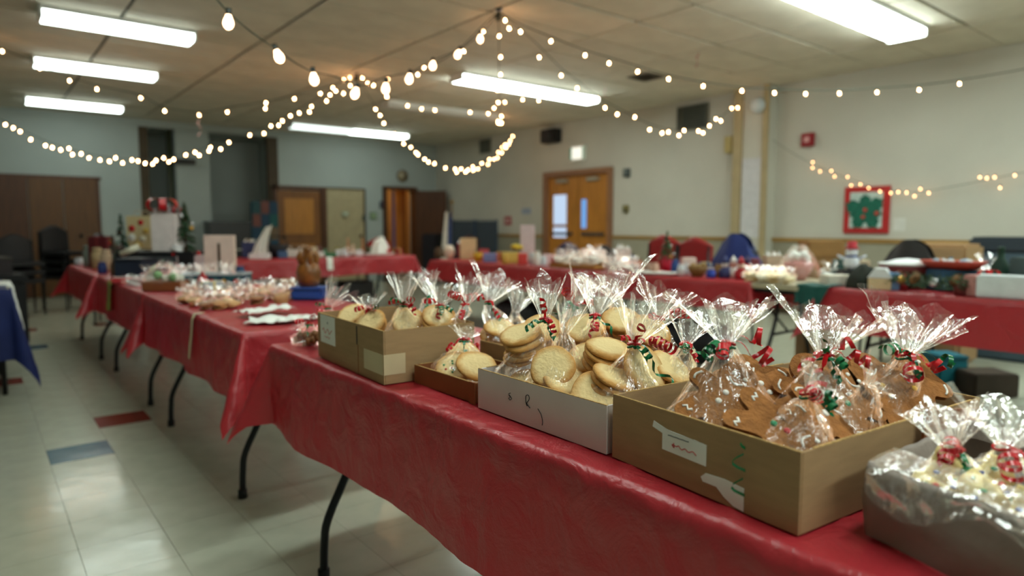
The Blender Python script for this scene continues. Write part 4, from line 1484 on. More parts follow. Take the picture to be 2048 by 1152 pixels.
# ------------------------------------------------------------------ iced cookies in the near right box
BUTTER = mat('butter_cookie', rgb(240, 216, 150), .7, .3, var=.1, vscale=40, bump=.4, bscale=90)


def lump(px, py, t, ax, n, L, label):
    c = on_x(px, py, t)
    A = camdir(*ax)
    pts = [A * (L * (s / 12 - .5)) for s in range(13)]
    rr = [.004] + [.0165 + .006 * math.cos(s / 11 * 2 * math.pi) for s in range(12)]
    o = MB().tube(pts, rr[:12] + [.004], 12).obj('iced_cookie', BUTTER)
    o.location = c
    tag(o, label, 'cookie', 'iced cookies in the near right box')
    z = camdir(*n)
    for k in range(5):
        s = MB().ball((0, 0, 0), .0042, 8, 6, .6).obj('icing_dot', (ICEG, ICER, ICEB, ICEG, ICER)[k], o)
        s.location = A * (L * (k / 4 - .5) * .7) + z * .019 + RT * rnd.uniform(-.006, .006)
    return o


lump(1860, 955, .96, (.5, .6, .2), (0, .6, .8), .09, 'long butter cookie with dots at the left of the near right box')
lump(1890, 985, .95, (.8, -.1, .2), (0, .6, .8), .08, 'butter cookie lying across the front of the near right box')
lump(1950, 960, .99, (.9, .3, 0), (0, .7, .7), .09, 'butter cookie behind the red and blue sweet')
lump(1990, 1000, .97, (.7, -.4, .2), (0, .7, .7), .09, 'butter cookie towards the right frame edge')
lump(1940, 1010, .945, (.6, .5, .1), (0, .7, .7), .08, 'butter cookie in the middle of the near right box')
lump(2030, 1035, .945, (.5, .6, .1), (0, .7, .7), .08, 'butter cookie at the right frame edge')
pbag('blurred cellophane bag with red curls and green knot in the near right box', (1905, 900, .98), (1900, 985, .97), .078, ZI, (1890, 800), .036, 71, rect=RS, rim=.835,
     reds=[(-.5, .2, .7, .018, .010, 1.6, .012), (-.7, -.3, .6, .016, .009, 1.8, .02)], greens=[(.1, -.6, .8, .014, .008, 2, .015), (.4, -.8, .5, .016, .008, 1.5, .02)], nr=.011, fan=.2)
pbag('blurred cellophane bag at the right frame edge over iced cookies', (2010, 900, 1.02), (1990, 1000, .99), .082, ZI, (2030, 795), .050, 72, rect=RS, rim=.835,
     reds=[(-.4, -.4, .8, .03, .012, 2.2, .02), (.3, -.5, .7, .03, .012, 2.2, .02)], nr=.011, fan=.1)

# ------------------------------------------------------------------ background goods
def px_m(p):
    return depth_of(p) / FPX


def R_at(px, X, z=ZT):
    p = on_x(px, 540, X)
    return Vector((X, p.y, z))


def B_at(px, Y, z=ZT):
    p = on_y(px, 515, Y)
    return Vector((p.x, Y, z))


FACE = -PSI        # things turned towards the middle of the room


def paint(c, rough=.55):
    return c if isinstance(c, bpy.types.Material) else plain(*c, rough=rough)


def block(name, label, cat, p, w, h, d, col, rz=FACE, lid=None, band=None, group=None, face=None, slot=None):
    """a box-shaped thing: body, optional lid, ribbon bands, printed face"""
    t = thing(name, label, cat, p, rz, group)
    bd = MB().box((0, 0, h / 2), (w, d, h)).obj('body', paint(col), t, bevel=min(w, h, d) * .06)
    if lid:
        MB().box((0, 0, h + h * .04), (w * 1.05, d * 1.05, h * .14)).obj('lid', paint(lid), t, bevel=min(w, h, d) * .05)
    if band:
        MB().box((0, 0, h / 2), (w * .12, d * 1.03, h * 1.03)).box((0, 0, h / 2), (w * 1.03, d * .12, h * 1.03)).obj('ribbon', paint(band), t)
    if face:
        MB().box((0, -d / 2 - .001, h * .5), (w * .7, .004, h * .6)).obj('printed_panel', paint(face), t)
    if slot:
        MB().box((0, -d / 2 - .001, h * .48), (w * .09, .006, h * .68)).obj('slot', paint(slot), t)
    return t


def turned(name, label, cat, p, prof, col, n=20, group=None, extra=None, sx=1., rz=FACE, part='body'):
    """a round turned thing from a (radius, height) profile"""
    t = thing(name, label, cat, p, rz, group)
    MB().lathe(prof, n, sx=sx).obj(part, paint(col), t)
    for e in (extra or []):
        e(t)
    return t


def pot_prof(r, h, k=.75):
    return [(.001, .0), (r * k, 0), (r * (k + 1) / 2, h * .5), (r, h), (r * .9, h), (r * k * .9, h * .25), (.001, h * .22)]


def jar_prof(r, h):
    return [(.001, 0), (r * .9, 0), (r, h * .08), (r, h * .72), (r * .75, h * .82), (r * .7, h * .84), (r * .78, h * .86), (r * .78, h), (.001, h)]


def bowl_prof(r, h):
    return [(.001, 0), (r * .45, 0), (r * .5, h * .1), (r * .8, h * .45), (r, h), (r * .95, h), (r * .76, h * .5), (r * .4, h * .18), (.001, h * .16)]


def cone_tree(label, p, h, r, pot, seed=0, foliage=(34, 66, 38), baubles=True, group='small Christmas trees', pot_h=.3):
    t = thing('christmas_tree', label, 'tree', p, 0, group)
    hp = h * pot_h
    MB().lathe(pot_prof(r * .55, hp), 16).obj('pot', paint(pot), t)
    rr = random.Random(seed)
    fo = MB()
    H_ = h - hp * .8
    for k in range(150):
        u = rr.random() ** .8
        a = rr.uniform(0, 6.28)
        z = hp * .8 + u * H_
        R_ = r * (1 - u) + .004
        tipv = Vector((math.cos(a) * R_, math.sin(a) * R_, z - R_ * .25))
        base = Vector((0, 0, z + R_ * .15))
        d = Vector((-math.sin(a), math.cos(a), 0)) * r * .13
        up = Vector((0, 0, r * .06))
        fo.add([base, tipv.lerp(base, .35) + d, tipv, tipv.lerp(base, .35) - d, tipv.lerp(base, .4) + up], [(0, 1, 4), (1, 2, 4), (2, 3, 4), (3, 0, 4), (0, 3, 2, 1)])
    f = fo.obj('foliage', paint(foliage), t)
    f['kind'] = 'stuff'
    MB().tube([(0, 0, hp * .5), (0, 0, h * .97)], r * .05, 6).obj('trunk', plain(80, 56, 36), t)
    if baubles:
        for k in range(9):
            u = rr.uniform(.05, .8)
            a = rr.uniform(0, 6.28)
            R_ = r * (1 - u) * .95
            MB().ball((math.cos(a) * R_, math.sin(a) * R_, hp * .8 + u * H_ - R_ * .2), r * .12, 8, 6).obj('bauble', (REDR, mat('gold_bauble', rgb(200, 150, 60), .25, metal=.6), mat('silver_bauble', rgb(220, 220, 225), .2, metal=.7))[k % 3], t)
    return t


def wrapped(label, p, w, h, fill, seed, film=None, name='wrapped_treat', group=None, cat='treat', d=None):
    """a twisted little cellophane packet with something inside"""
    rs = random.Random(seed)
    t = thing(name, label, cat, p, rs.uniform(0, 3), group)
    d = d or w * .8

    def fn(a, b):
        th = 2 * math.pi * a
        k = math.sin(math.pi * min(1, b * 1.25) * .92 + .1) if b < .75 else .36 + (b - .75) * 1.9
        r = k * (1 + .22 * math.sin(7 * th + seed) * (b > .5) + .12 * mnoise.noise(Vector((math.cos(th) * 2, math.sin(th) * 2, b * 3 + seed))))
        return (math.cos(th) * r * w / 2, math.sin(th) * r * d / 2, max(.001, b * h * (1 + .1 * math.sin(5 * th) * (b > .8))))
    MB().grid(26, 12, fn, wrap=True).obj('cellophane', film or FILMF, t)
    n = 3
    for k in range(n):
        a = rs.uniform(0, 6.28)
        c = (math.cos(a) * w * .12 * k / n, math.sin(a) * d * .12 * k / n, h * .10 + k * h * .13)
        M = basis((rs.uniform(-.4, .4), rs.uniform(-.4, .4), 1))
        mb = MB()
        mb.lathe([(.001, -.05 * h), (w * .30, -.05 * h), (w * .34, 0), (w * .30, .06 * h), (.001, .07 * h)], 12, c, axis=M @ Vector((0, 0, 1)))
        mb.obj('treat', paint(fill), t)
    return t


def bow(parent, c, s, m):
    c = Vector(c)
    mb = MB()
    for k in range(6):
        a = k * math.pi / 3
        pts, wd = [], []
        for i in range(13):
            th = 2 * math.pi * i / 12
            q = Vector((math.cos(a), math.sin(a), 0)) * (s * .5 * (1 - math.cos(th))) + Vector((0, 0, 1)) * s * .42 * math.sin(th)
            pts.append(c + q)
            wd.append(Vector((-math.sin(a), math.cos(a), 0)))
        mb.strip(pts, wd, s * .38)
    mb.ball(c, s * .16, 8, 6)
    return mb.obj('bow', m, parent, label='ribbon bow')


def gift_bag(label, p, w, h, d, col, rz=FACE, motif=None, tissue=None, group=None):
    t = thing('gift_bag', label, 'gift bag', p, rz, group)
    mb = MB()
    th = .004
    mb.box((0, -d / 2, h / 2), (w, th, h)).box((0, d / 2, h / 2), (w, th, h)).box((-w / 2, 0, h / 2), (th, d, h)).box((w / 2, 0, h / 2), (th, d, h)).box((0, 0, .004), (w, d, .006))
    mb.obj('body', paint(col), t)
    for sy in (-1, 1):
        MB().tube([(w * .18 * math.cos(a), sy * d / 2, h + w * .22 * math.sin(a)) for a in [math.pi * k / 10 for k in range(11)]], .003, 5).obj('handle', plain(190, 170, 140), t)
    if motif:
        for (u, v, r, c) in motif:
            MB().lathe([(.001, 0), (r * w, 0), (r * w * .95, .004), (.001, .008)], 14, (u * w, -d / 2 - .002, v * h), axis=(0, -1, 0)).obj('printed_motif', paint(c), t)
    if tissue:
        rs = random.Random(int(w * 1e4))
        for k in range(5):
            x = w * (-.35 + .18 * k)
            MB().add([(x - w * .14, -d * .3, h * .9), (x + w * .14, -d * .2, h * .9), (x + rs.uniform(-.1, .1) * w, rs.uniform(-.2, .2) * d, h * rs.uniform(1.12, 1.3)), (x, d * .3, h * .9)],
                     [(0, 1, 2), (1, 3, 2), (3, 0, 2), (0, 3, 1)]).obj('tissue_paper', paint(tissue), t)
    return t


def chair(label, p, rz, col, h=.9, coat=None, group='chairs behind the sales tables'):
    t = thing('chair', label, 'chair', p, rz, group)
    MB().box((0, 0, .445), (.44, .42, .05)).obj('seat', paint(col), t, bevel=.015)

    def bk(a, b):
        x = -.21 + .42 * a
        z = h - .40 + .40 * b
        rd = .10 * max(0, b - .75) / .25 * abs(a - .5) * 2
        return x, z - rd
    mb = MB()
    n = 12
    for sgn in (0, 1):
        vs = []
        for j in range(8):
            for i in range(n):
                x, z = bk(i / (n - 1), j / 7)
                vs.append((x, .20 + .05 * (z - .5) + (.045 if sgn else 0) - .03 * (1 - (2 * i / (n - 1) - 1) ** 2) * (1 if not sgn else -.0), z))
        fs = [(j * n + i, j * n + i + 1, (j + 1) * n + i + 1, (j + 1) * n + i) for j in range(7) for i in range(n - 1)]
        mb.add(vs, fs if sgn else [f[::-1] for f in fs], True)
    rim = [i for i in range(n)] + [j * n + n - 1 for j in range(1, 8)] + [7 * n + i for i in range(n - 2, -1, -1)] + [j * n for j in range(6, 0, -1)]
    o2 = 8 * n
    mb.f += [(rim[k], rim[(k + 1) % len(rim)], rim[(k + 1) % len(rim)] + o2, rim[k] + o2) for k in range(len(rim))]
    mb.sm += [False] * len(rim)
    mb.obj('backrest', paint(col), t)
    for sx in (-1, 1):
        MB().tube([(sx * .2, -.19, 0), (sx * .19, -.17, .44)], .012, 8).obj('leg', STEEL, t)
        MB().tube([(sx * .2, .24, 0), (sx * .19, .19, .44), (sx * .19, .215, h - .1)], .012, 8).obj('leg', STEEL, t)
    if coat:
        def cf(a, b):
            th = math.pi * (a * 1.3 - .15)
            w = .27 + .10 * b + .012 * math.sin(a * 31)
            z = h + .08 - b * .68 - .36 * abs(2 * a - 1) ** 1.7 * (1 - b)
            return (-math.cos(th) * w * (.65 + .35 * min(1, b * 3)), .23 - math.sin(th) * (.06 + .13 * b) + .01 * math.sin(a * 23 + b * 3), z)
        c = MB().grid(40, 16, cf)
        c.grid(40, 16, lambda a, b: (cf(a, b)[0], .46 - cf(a, b)[1], cf(a, b)[2]))
        c.obj('coat', paint(coat), t, label='coat hung over the chair back')
    return t


def heap(label, pts, col, group, w=.11, h=.08, name='wrapped_treat', seed=0, film=None, cat='treat'):
    for k, p in enumerate(pts):
        wrapped(label, p, w * rnd.uniform(.85, 1.15), h * rnd.uniform(.85, 1.2), col[k % len(col)], seed + k, film, name, group, cat)


# ---- second table of the left row: packets, papers, brown pot, blue tin
k = 0
for row, spots in (('front row', ((372, 606), (392, 611), (415, 618), (440, 617), (465, 615), (515, 606), (562, 604))), ('second row', ((380, 594), (402, 598), (428, 602), (452, 603), (478, 606), (548, 598), (578, 597))),
                   ('third row', ((395, 584), (420, 588), (446, 590), (470, 593), (495, 598), (530, 592))), ('back row', ((488, 584), (510, 588), (535, 581), (558, 586), (576, 586)))):
    for i, (px, py) in enumerate(spots):
        p = on_z(px, py, ZT + .003)
        wrapped('tan biscuit packet on the second table, %s, %s from the left' % (row, ORD[i]), p, .115, .08, ((176, 124, 72), (196, 150, 96), (150, 100, 60))[k % 3], 100 + k, group='packets spread on the second left-row table')
        k += 1


def sheet(label, px, py, w, d, rz, seed, z=ZT + .004):
    p = on_z(px, py, z)
    o = MB().grid(14, 10, lambda a, b: ((a - .5) * w * (1 + .25 * mnoise.noise(Vector((b * 3, seed, 0)))), (b - .5) * d * (1 + .4 * mnoise.noise(Vector((a * 3, seed, 5)))), .004 + .03 * abs(mnoise.noise(Vector((a * 4, b * 3, seed)))) + .04 * max(0, a - .7) * (seed % 2))).obj('paper_sheet', PAPER)
    o.location = p
    o.rotation_euler = (0, 0, rz)
    so = o.modifiers.new('thick', 'SOLIDIFY')
    so.thickness = .0015
    tag(o, label, 'paper', 'white papers on the second left-row table')


sheet('white paper napkin nearest the camera on the second table', 548, 643, .20, .15, -.5, 1)
sheet('white paper napkin behind the nearest one on the second table', 530, 622, .24, .13, .25, 2, ZT + .018)
sheet('white paper lying to the right of the napkins', 592, 640, .20, .10, .1, 4)
# white strip hanging over the edge
st = MB()
p = R_at(391, XA, 0)
st.strip([(XA + .03, p.y, .750), (XA - .012, p.y, .748), (XA - .024, p.y, .72), (XA - .03, p.y - .004, .66), (XA - .038, p.y + .002, .60), (XA - .045, p.y - .006, .545)], [(0, 1, 0)] * 6, .035)
tag(st.obj('ribbon_strip', plain(214, 196, 160)), 'cream ribbon strip hanging over the second table edge', 'ribbon')
p = on_x(228, 575, XA)
cl = MB()
cl.grid(8, 10, lambda a, b: (XA + .04 - min(b * .5, .068) - .02 * b + .012 * math.sin(a * 8) * b, p.y - .1 + a * .2 * (1 - .35 * b), .750 - max(0, b - .13) * .24 + .002))
tag(cl.obj('cloth_napkin', plain(140, 140, 60)), 'yellow green cloth hanging over the third table edge', 'cloth')
# knotted brown pot on a blue tin
q = R_at(617, 1.42)
tin = thing('biscuit_tin', 'blue oblong tin under the brown knobbly jug', 'tin', q, FACE)
MB().box((0, 0, .03), (.17, .12, .06)).obj('body', plain(40, 78, 156, .4), tin, bevel=.012)
MB().box((0, 0, .064), (.178, .128, .012)).obj('lid', plain(52, 92, 170, .4), tin, bevel=.004)
q2 = Vector((q.x, q.y, ZT + .070))


def ears(t):
    for k in range(6):
        a = k * 1.05
        MB().tube([(.035 * math.cos(a), .035 * math.sin(a), .12), (.055 * math.cos(a), .055 * math.sin(a), .16 + .012 * (k % 3)), (.042 * math.cos(a + .3), .042 * math.sin(a + .3), .20)], [.016, .012, .004], 8).obj('spout', mat('amber_glaze', rgb(132, 84, 30), .35, .5, var=.25, vscale=25), t)


turned('ceramic_jug', 'brown glazed knobbly jug with stubby spouts on the blue tin', 'jug', q2, [(.001, 0), (.048, 0), (.062, .04), (.066, .08), (.055, .12), (.03, .15), (.022, .19), (.03, .20), (.012, .225), (.001, .228)], mat('brown_glaze', rgb(120, 74, 28), .35, .5, var=.3, vscale=20), extra=[ears])
# kraft tray with gauzy wrap, blue printed tray
q = on_z(322, 586, ZT)
t = thing('gift_tray', 'kraft tray of gauzy white wrap at the corner of the third table', 'tray', (.93, 4.60, ZT), FACE)
MB().box((0, 0, .03), (.24, .16, .06)).obj('tray', KRAFTD, t, bevel=.006)
MB().grid(30, 14, lambda a, b: (math.cos(6.283 * a) * (.13 + .04 * math.sin(5 * a * 6.28)) * math.cos(b * 1.5), math.sin(6.283 * a) * .10 * math.cos(b * 1.5) * (1 + .2 * math.sin(21 * a)), .05 + .12 * math.sin(b * 1.5) * (1 + .35 * mnoise.noise(Vector((a * 9, b * 4, 3))))), wrap=True).obj('cellophane', FILMF, t)
for k in range(7):
    MB().ball((rnd.uniform(-.09, .09), rnd.uniform(-.05, .05), .075 + .01 * (k % 3)), .028, 10, 7).obj('sweet', (plain(214, 216, 200), plain(120, 170, 110), plain(230, 226, 210), plain(200, 60, 60))[k % 4], t)
t = thing('printed_tray', 'blue Christmas-printed oblong tray with cellophane goods', 'tray', (R_at(433, 1.22).x, R_at(433, 1.22).y, ZT), FACE + .1)
BLUEP = mat('blue_print', rgb(28, 66, 110), .4, .4, var=.35, vscale=28, col2=rgb(40, 110, 110))
W_ = .38
MB().box((0, -.1, .045), (W_, .006, .09)).box((0, .1, .045), (W_, .006, .09)).box((-W_ / 2, 0, .045), (.006, .2, .09)).box((W_ / 2, 0, .045), (.006, .2, .09)).box((0, 0, .004), (W_, .2, .006)).obj('sides', BLUEP, t)
MB().box((0, -.1, .094), (W_ + .012, .014, .01)).box((0, .1, .094), (W_ + .012, .014, .01)).box((-W_ / 2, 0, .094), (.014, .2, .01)).box((W_ / 2, 0, .094), (.014, .2, .01)).obj('rim', plain(190, 200, 206), t)
for k in range(5):
    MB().lathe([(.001, 0), (.016, 0), (.015, .003), (.001, .004)], 10, (-.15 + .075 * k, -.104, .05), axis=(0, -1, 0)).obj('printed_motif', (plain(206, 60, 50), plain(200, 150, 60))[k % 2], t)
for k in range(6):
    wrapped(('green', 'red', 'white', 'deep green', 'deep red', 'off-white')[k] + ' packet standing in the blue printed tray', t.location + Vector((rnd.uniform(-.11, .11), rnd.uniform(-.05, .05), .01)), .10, .15, ((60, 150, 90), (200, 60, 60), (225, 220, 210))[k % 3], 140 + k, group='packets in the blue printed tray')

# ---- third and fourth tables of the left row
p = R_at(442, 1.44)
block('card_box', 'tall pale pink box with a dark vertical slot', 'box', p, .215, .335, .06, (222, 198, 186), rz=FACE + .1, slot=(60, 44, 26))
p = R_at(390, 1.38)
block('carton', 'pale pink low carton beside the slotted box', 'box', p, .25, .17, .14, (206, 186, 186), rz=FACE + .2)
for k, (px, X, c) in enumerate(((350, 1.1, (224, 222, 220)), (372, 1.15, (214, 200, 205)), (395, 1.2, (224, 222, 215)), (330, 1.05, (220, 90, 80)), (412, 1.28, (210, 216, 206)), (340, 1.25, (230, 228, 224)))):
    wrapped('gauzy packet before the pink carton, ' + ('third', 'fourth', 'fifth', 'first', 'sixth', 'second')[k] + ' from the left', R_at(px, X), .14, .13, c, 160 + k, group='gauzy packets on the third table')
block('storage_bin', 'navy plastic bin on the third table', 'bin', R_at(272, .93), .20, .15, .22, (30, 38, 58), lid=(26, 30, 44))
block('storage_bin', 'dark low bin with a lid beside the navy bin', 'bin', R_at(318, 1.12), .22, .14, .2, (40, 50, 60), lid=(60, 66, 70))
# display platform with gift bags
plat = R_at(318, 1.16)
plat = Vector((1.20, 6.02, ZT))
t = block('display_stand', 'black display stand under the Christmas gift bags', 'stand', plat, .62, .20, .30, (24, 24, 28), rz=FACE)
zt2 = ZT + .20


def on_plat(px, dx=0.):
    q = on_x(px, 480, plat.x + dx)
    return Vector((plat.x + dx, q.y, zt2 + .002))


gb = gift_bag('cream gift bag with red and gold festive print on the display stand', on_plat(286, -.03), .21, .29, .12, (216, 196, 150), motif=[(-.28, .62, .14, (190, 30, 34)), (-.3, .35, .16, (236, 234, 226)), (.1, .8, .12, (190, 30, 34)), (.3, .55, .12, (214, 180, 90)), (.15, .3, .14, (228, 222, 200)), (-.05, .12, .2, (200, 170, 100))])
gb2 = gift_bag('plain white gift bag with cellophane on the display stand', on_plat(335, .02), .19, .30, .12, (228, 216, 214), tissue=(236, 236, 236))
bow(gb2, (-.03, 0, .37), .12, REDR)
bow(gb2, (.07, -.02, .33), .06, mat('dark_red_bow', rgb(140, 20, 30), .4, var=.1))
wrapped('crumpled cellophane parcel propped on the white gift bag', plat + Vector((0, 0, .202)) + RT * .16 - Vector((FW.x, FW.y, 0)) * .09, .12, .12, (236, 236, 236), 180)
cone_tree('bauble-hung Christmas tree right of the white gift bag', R_at(374, 1.34), .60, .15, (30, 30, 32), 3)
cone_tree('bare dark green Christmas tree left of the gift bags', R_at(246, .98), .50, .11, (40, 44, 40), 4, (16, 60, 40), baubles=False)
rl = thing('paper_roll', 'cream roll lying slanted against the display stand', 'roll', R_at(262, .96) + Vector((0, 0, .155)), FACE)
MB().tube([(-.07, 0, .025), (.07, 0, .085)], .024, 14).obj('roll', plain(226, 220, 196), rl)
MB().tube([(.069, 0, .0845), (.073, 0, .0865)], .010, 10).obj('core', plain(150, 120, 80), rl)
for k, (px, X, r, h, c, lab) in enumerate(((178, .88, .045, .21, (120, 130, 120), 'tall grey green glass jar at the left table edge'), (196, .90, .05, .20, (170, 150, 110), 'tan lidded jar beside the grey green jar'), (213, .93, .05, .19, (190, 170, 140), 'cream canister behind the tan jar'), (205, .84, .035, .10, (40, 60, 120), 'short blue jar in front of the canister'), (232, .9, .04, .12, (90, 70, 50), 'brown pottery mug by the navy bin'), (160, .84, .045, .08, (190, 200, 205), 'small pale bowl at the far left corner'), (185, 1.1, .03, .26, (150, 170, 190), 'slim blue grey vase behind the jars'))):
    turned('storage_jar', lab, 'jar', R_at(px, X), jar_prof(r, h), c, group='jars at the far end of the left row')
cone_tree('short dark tree among the jars', R_at(228, 1.05), .32, .08, (60, 40, 30), 8, (22, 44, 30), group='small Christmas trees')
block('gift_box', 'maroon gift box behind the jars', 'gift', R_at(206, .99), .18, .30, .16, (92, 22, 30), band=(120, 40, 40))
for k in range(3):
    MB()
t = thing('napkin_holder', 'striped blue and red packet on the third table edge', 'packet', R_at(250, .82), FACE)
MB().box((0, 0, .02), (.16, .10, .04)).obj('body', plain(200, 60, 66), t, bevel=.008)
MB().box((0, 0, .024), (.165, .04, .042)).obj('band', plain(225, 220, 214), t)
wrapped('white tissue packet hanging at the third table edge', R_at(268, .84), .16, .07, (230, 228, 224), 190)

# ---- table across the back
white = (230, 228, 222)
BR = [(588, 8.62, .20, .10, .14, (224, 216, 206), 'white tray-like box right of the dark basket'), (612, 8.5, .09, .09, .09, (214, 206, 190), 'cream canister-like box on the back table'),
      (628, 8.6, .10, .13, .08, (206, 190, 160), 'beige upright carton on the back table'), (642, 8.5, .08, .07, .08, (226, 224, 220), 'small white box right of the beige carton'),
      (566, 8.5, .12, .09, .1, (70, 100, 140), 'blue box in front of the dark basket'), (682, 8.55, .14, .09, .1, (224, 226, 226), 'white box right of the green packet'),
      (718, 8.55, .1, .08, .1, (228, 226, 226), 'white cube box mid back table'), (778, 8.5, .05, .08, .05, (200, 30, 36), 'little red box by the white tissue'),
      (520, 8.42, .24, .07, .12, (236, 230, 230), 'flat white box at the left of the back table'), (600, 8.42, .06, .06, .06, (206, 60, 60), 'tiny red box on the back table'), (662, 8.44, .14, .05, .1, (40, 120, 80), 'flat green packet above the white hanging strip')]
for px, Y, w, h, d, c, lab in BR:
    block('parcel', lab, 'box', B_at(px, Y), w, h, d, c, rz=FACE * .5 + rnd.uniform(-.2, .2), group='small goods on the back table')
t = thing('napkin_stand', 'tall white folded linen rising from the back table', 'linen', B_at(520, 8.60), FACE)
MB().grid(18, 12, lambda a, b: ((a - .5) * (.22 - .12 * b) + .13 * b * b, .03 * math.sin(a * 10) * (1 - .5 * b), b * (.44 - .08 * (1 - a)))).grid(18, 12, lambda a, b: ((a - .5) * (.2 - .12 * b) + .11 * b * b, .05 + .03 * math.sin(a * 10) * (1 - .5 * b), b * .40)).obj('linen', PAPER, t)
MB().box((-.02, .02, .02), (.2, .12, .04)).obj('base', plain(190, 40, 46), t, bevel=.006)
turned('wicker_basket', 'black oval basket on the back table', 'basket', B_at(553, 8.70), bowl_prof(.16, .17), (26, 26, 32), sx=1., extra=[lambda t: MB().tube([(.15 * math.cos(a), 0, .16 + .12 * math.sin(a)) for a in [math.pi * k / 12 for k in range(13)]], .008, 6).obj('handle', plain(30, 28, 30), t)])
for px, Y, r, h, c, lab in ((697, 8.75, .035, .25, (176, 128, 92), 'tall tan figurine at mid back table'), (707, 8.7, .03, .16, (214, 176, 150), 'short pink figurine beside the tan one'), (726, 8.8, .035, .24, (170, 110, 70), 'brown wooden figurine on the back table'), (674, 8.8, .05, .12, (150, 140, 60), 'olive jar behind the white boxes'), (650, 8.75, .05, .10, (90, 140, 110), 'green jar on the back table')):
    turned('figurine', lab, 'figurine', B_at(px, Y), [(.001, 0), (r, 0), (r * .8, h * .3), (r * .55, h * .55), (r * .35, h * .68), (r * .5, h * .8), (r * .42, h * .93), (.001, h)], c, 14, group='figurines on the back table')
t = thing('serving_tray', 'white oval platter under crumpled tissue on the back table', 'platter', B_at(757, 8.55), 0)
MB().lathe([(.001, 0), (.2, 0), (.26, .03), (.25, .03), (.19, .01), (.001, .01)], 28, sx=1, sy=.5).obj('platter', paint(white), t)
o = MB().grid(24, 10, lambda a, b: (math.cos(6.283 * a) * .13 * math.cos(b * 1.5) * (1 + .25 * math.sin(a * 31)), math.sin(6.283 * a) * .09 * math.cos(b * 1.5), .24 * math.sin(b * 1.5) ** 1.5 * (1 + .3 * mnoise.noise(Vector((a * 8, b * 3, 1))))), wrap=True).obj('tissue_paper', PAPER)
o.location = B_at(762, 8.58) + Vector((0, 0, .012))
tag(o, 'crumpled white tissue heap on the oval platter', 'tissue')
st = MB()
p = B_at(658, 8.30)
st.strip([(p.x, 8.34, .750), (p.x, 8.284, .748), (p.x, 8.272, .72), (p.x, 8.266, .64), (p.x, 8.26, .58)], [(1, 0, 0)] * 5, .08)
tag(st.obj('paper_strip', PAPER), 'white paper strip taped to the back table front', 'paper')

# ---- far right-row table
for px, X, w, h, d, c, lab in ((937, 4.75, .20, .26, .03, (222, 196, 150), 'cream upright board on the right row'), (980, 4.55, .15, .10, .1, (120, 130, 180), 'lilac blue box on the right row'), (1022, 4.6, .20, .12, .12, (210, 180, 90), 'yellow wrapped box on the right row'),
                               (968, 4.8, .12, .13, .1, (190, 80, 84), 'pinkish red box behind the yellow bucket'), (1000, 4.85, .10, .10, .1, (176, 120, 60), 'amber box behind the lilac box'), (1055, 5.02, .17, .42, .03, (206, 190, 192), 'tall pale pink standing card'),
                               (1096, 4.7, .13, .11, .1, (226, 190, 190), 'pale pink tissue box left of the white heap'), (1045, 4.5, .10, .12, .08, (206, 66, 60), 'small red carton left of the white heap'), (1186, 4.9, .24, .17, .2, (226, 200, 190), 'pale pink box behind the white heap')):
    block('parcel', lab, 'box', R_at(px, X), w, h, d, c, group='goods on the right row')
turned('pail', 'yellow pail on the right row', 'pail', R_at(956, 4.52), pot_prof(.055, .10), (214, 170, 40), extra=[lambda t: MB().tube([(.05 * math.cos(a), 0, .095 + .05 * math.sin(a)) for a in [math.pi * k / 10 for k in range(11)]], .002, 5).obj('handle', STEEL, t)])
turned('ceramic_pot', 'white egg-shaped pot at the end of the right row', 'pot', R_at(899, 4.65), [(.001, 0), (.035, 0), (.06, .05), (.065, .1), (.05, .15), (.03, .165), (.02, .17), (.001, .172)], (226, 210, 190))
turned('ceramic_pot', 'brown squat pot beside the white egg-shaped pot', 'pot', R_at(880, 4.75), jar_prof(.07, .13), (84, 62, 40))
t = turned('flower_pot', 'pot of yellow flowers beside the pink card', 'flowers', R_at(1034, 4.85), pot_prof(.05, .09), (200, 190, 170))
for k in range(8):
    a = k * .8
    MB().tube([(0, 0, .07), (.05 * math.cos(a), .05 * math.sin(a), .15 + .01 * (k % 3))], .003, 5).obj('stem', plain(50, 100, 50), t)
    MB().ball((.05 * math.cos(a), .05 * math.sin(a), .16 + .01 * (k % 3)), .022, 8, 6).obj('bloom', plain(226, 200, 60), t)
for px, X, r, h, c, lab in ((1074, 4.5, .04, .14, (226, 222, 214), 'white bottle on the right row'), (1087, 4.55, .035, .10, (210, 220, 225), 'short pale jar beside the white bottle'), (1064, 4.65, .035, .12, (190, 200, 200), 'grey jar left of the white bottle'), (912, 4.9, .04, .1, (60, 60, 66), 'dark jar behind the cream board'), (1350, 4.6, .035, .12, (30, 60, 120), 'blue bottle right of the red tree pot'), (1362, 4.5, .03, .09, (220, 225, 226), 'white bottle right of the blue one'), (1310, 4.55, .035, .09, (190, 150, 130), 'tan jar left of the red tree pot'), (1296, 4.6, .035, .09, (170, 140, 120), 'second tan jar left of the red tree pot'), (1422, 4.48, .035, .065, (40, 70, 170), 'blue cup right of the small basket'), (1438, 4.6, .04, .10, (150, 110, 60), 'brown jar right of the blue cup')):
    turned('storage_jar', lab, 'jar', R_at(px, X), jar_prof(r, h), c, 16, group='jars on the right row')
t = thing('wicker_tray', 'long wicker tray holding white wrapped bundles', 'tray', R_at(1160, 4.55), math.pi / 2)
MB().box((0, 0, .02), (.62, .26, .04)).obj('base', plain(170, 120, 60), t, bevel=.01)
for k in range(9):
    MB().tube([(-.3 + k * .075, -.13, .02), (-.3 + k * .075, -.135, .065)], .008, 5).obj('stake', plain(150, 104, 52), t)
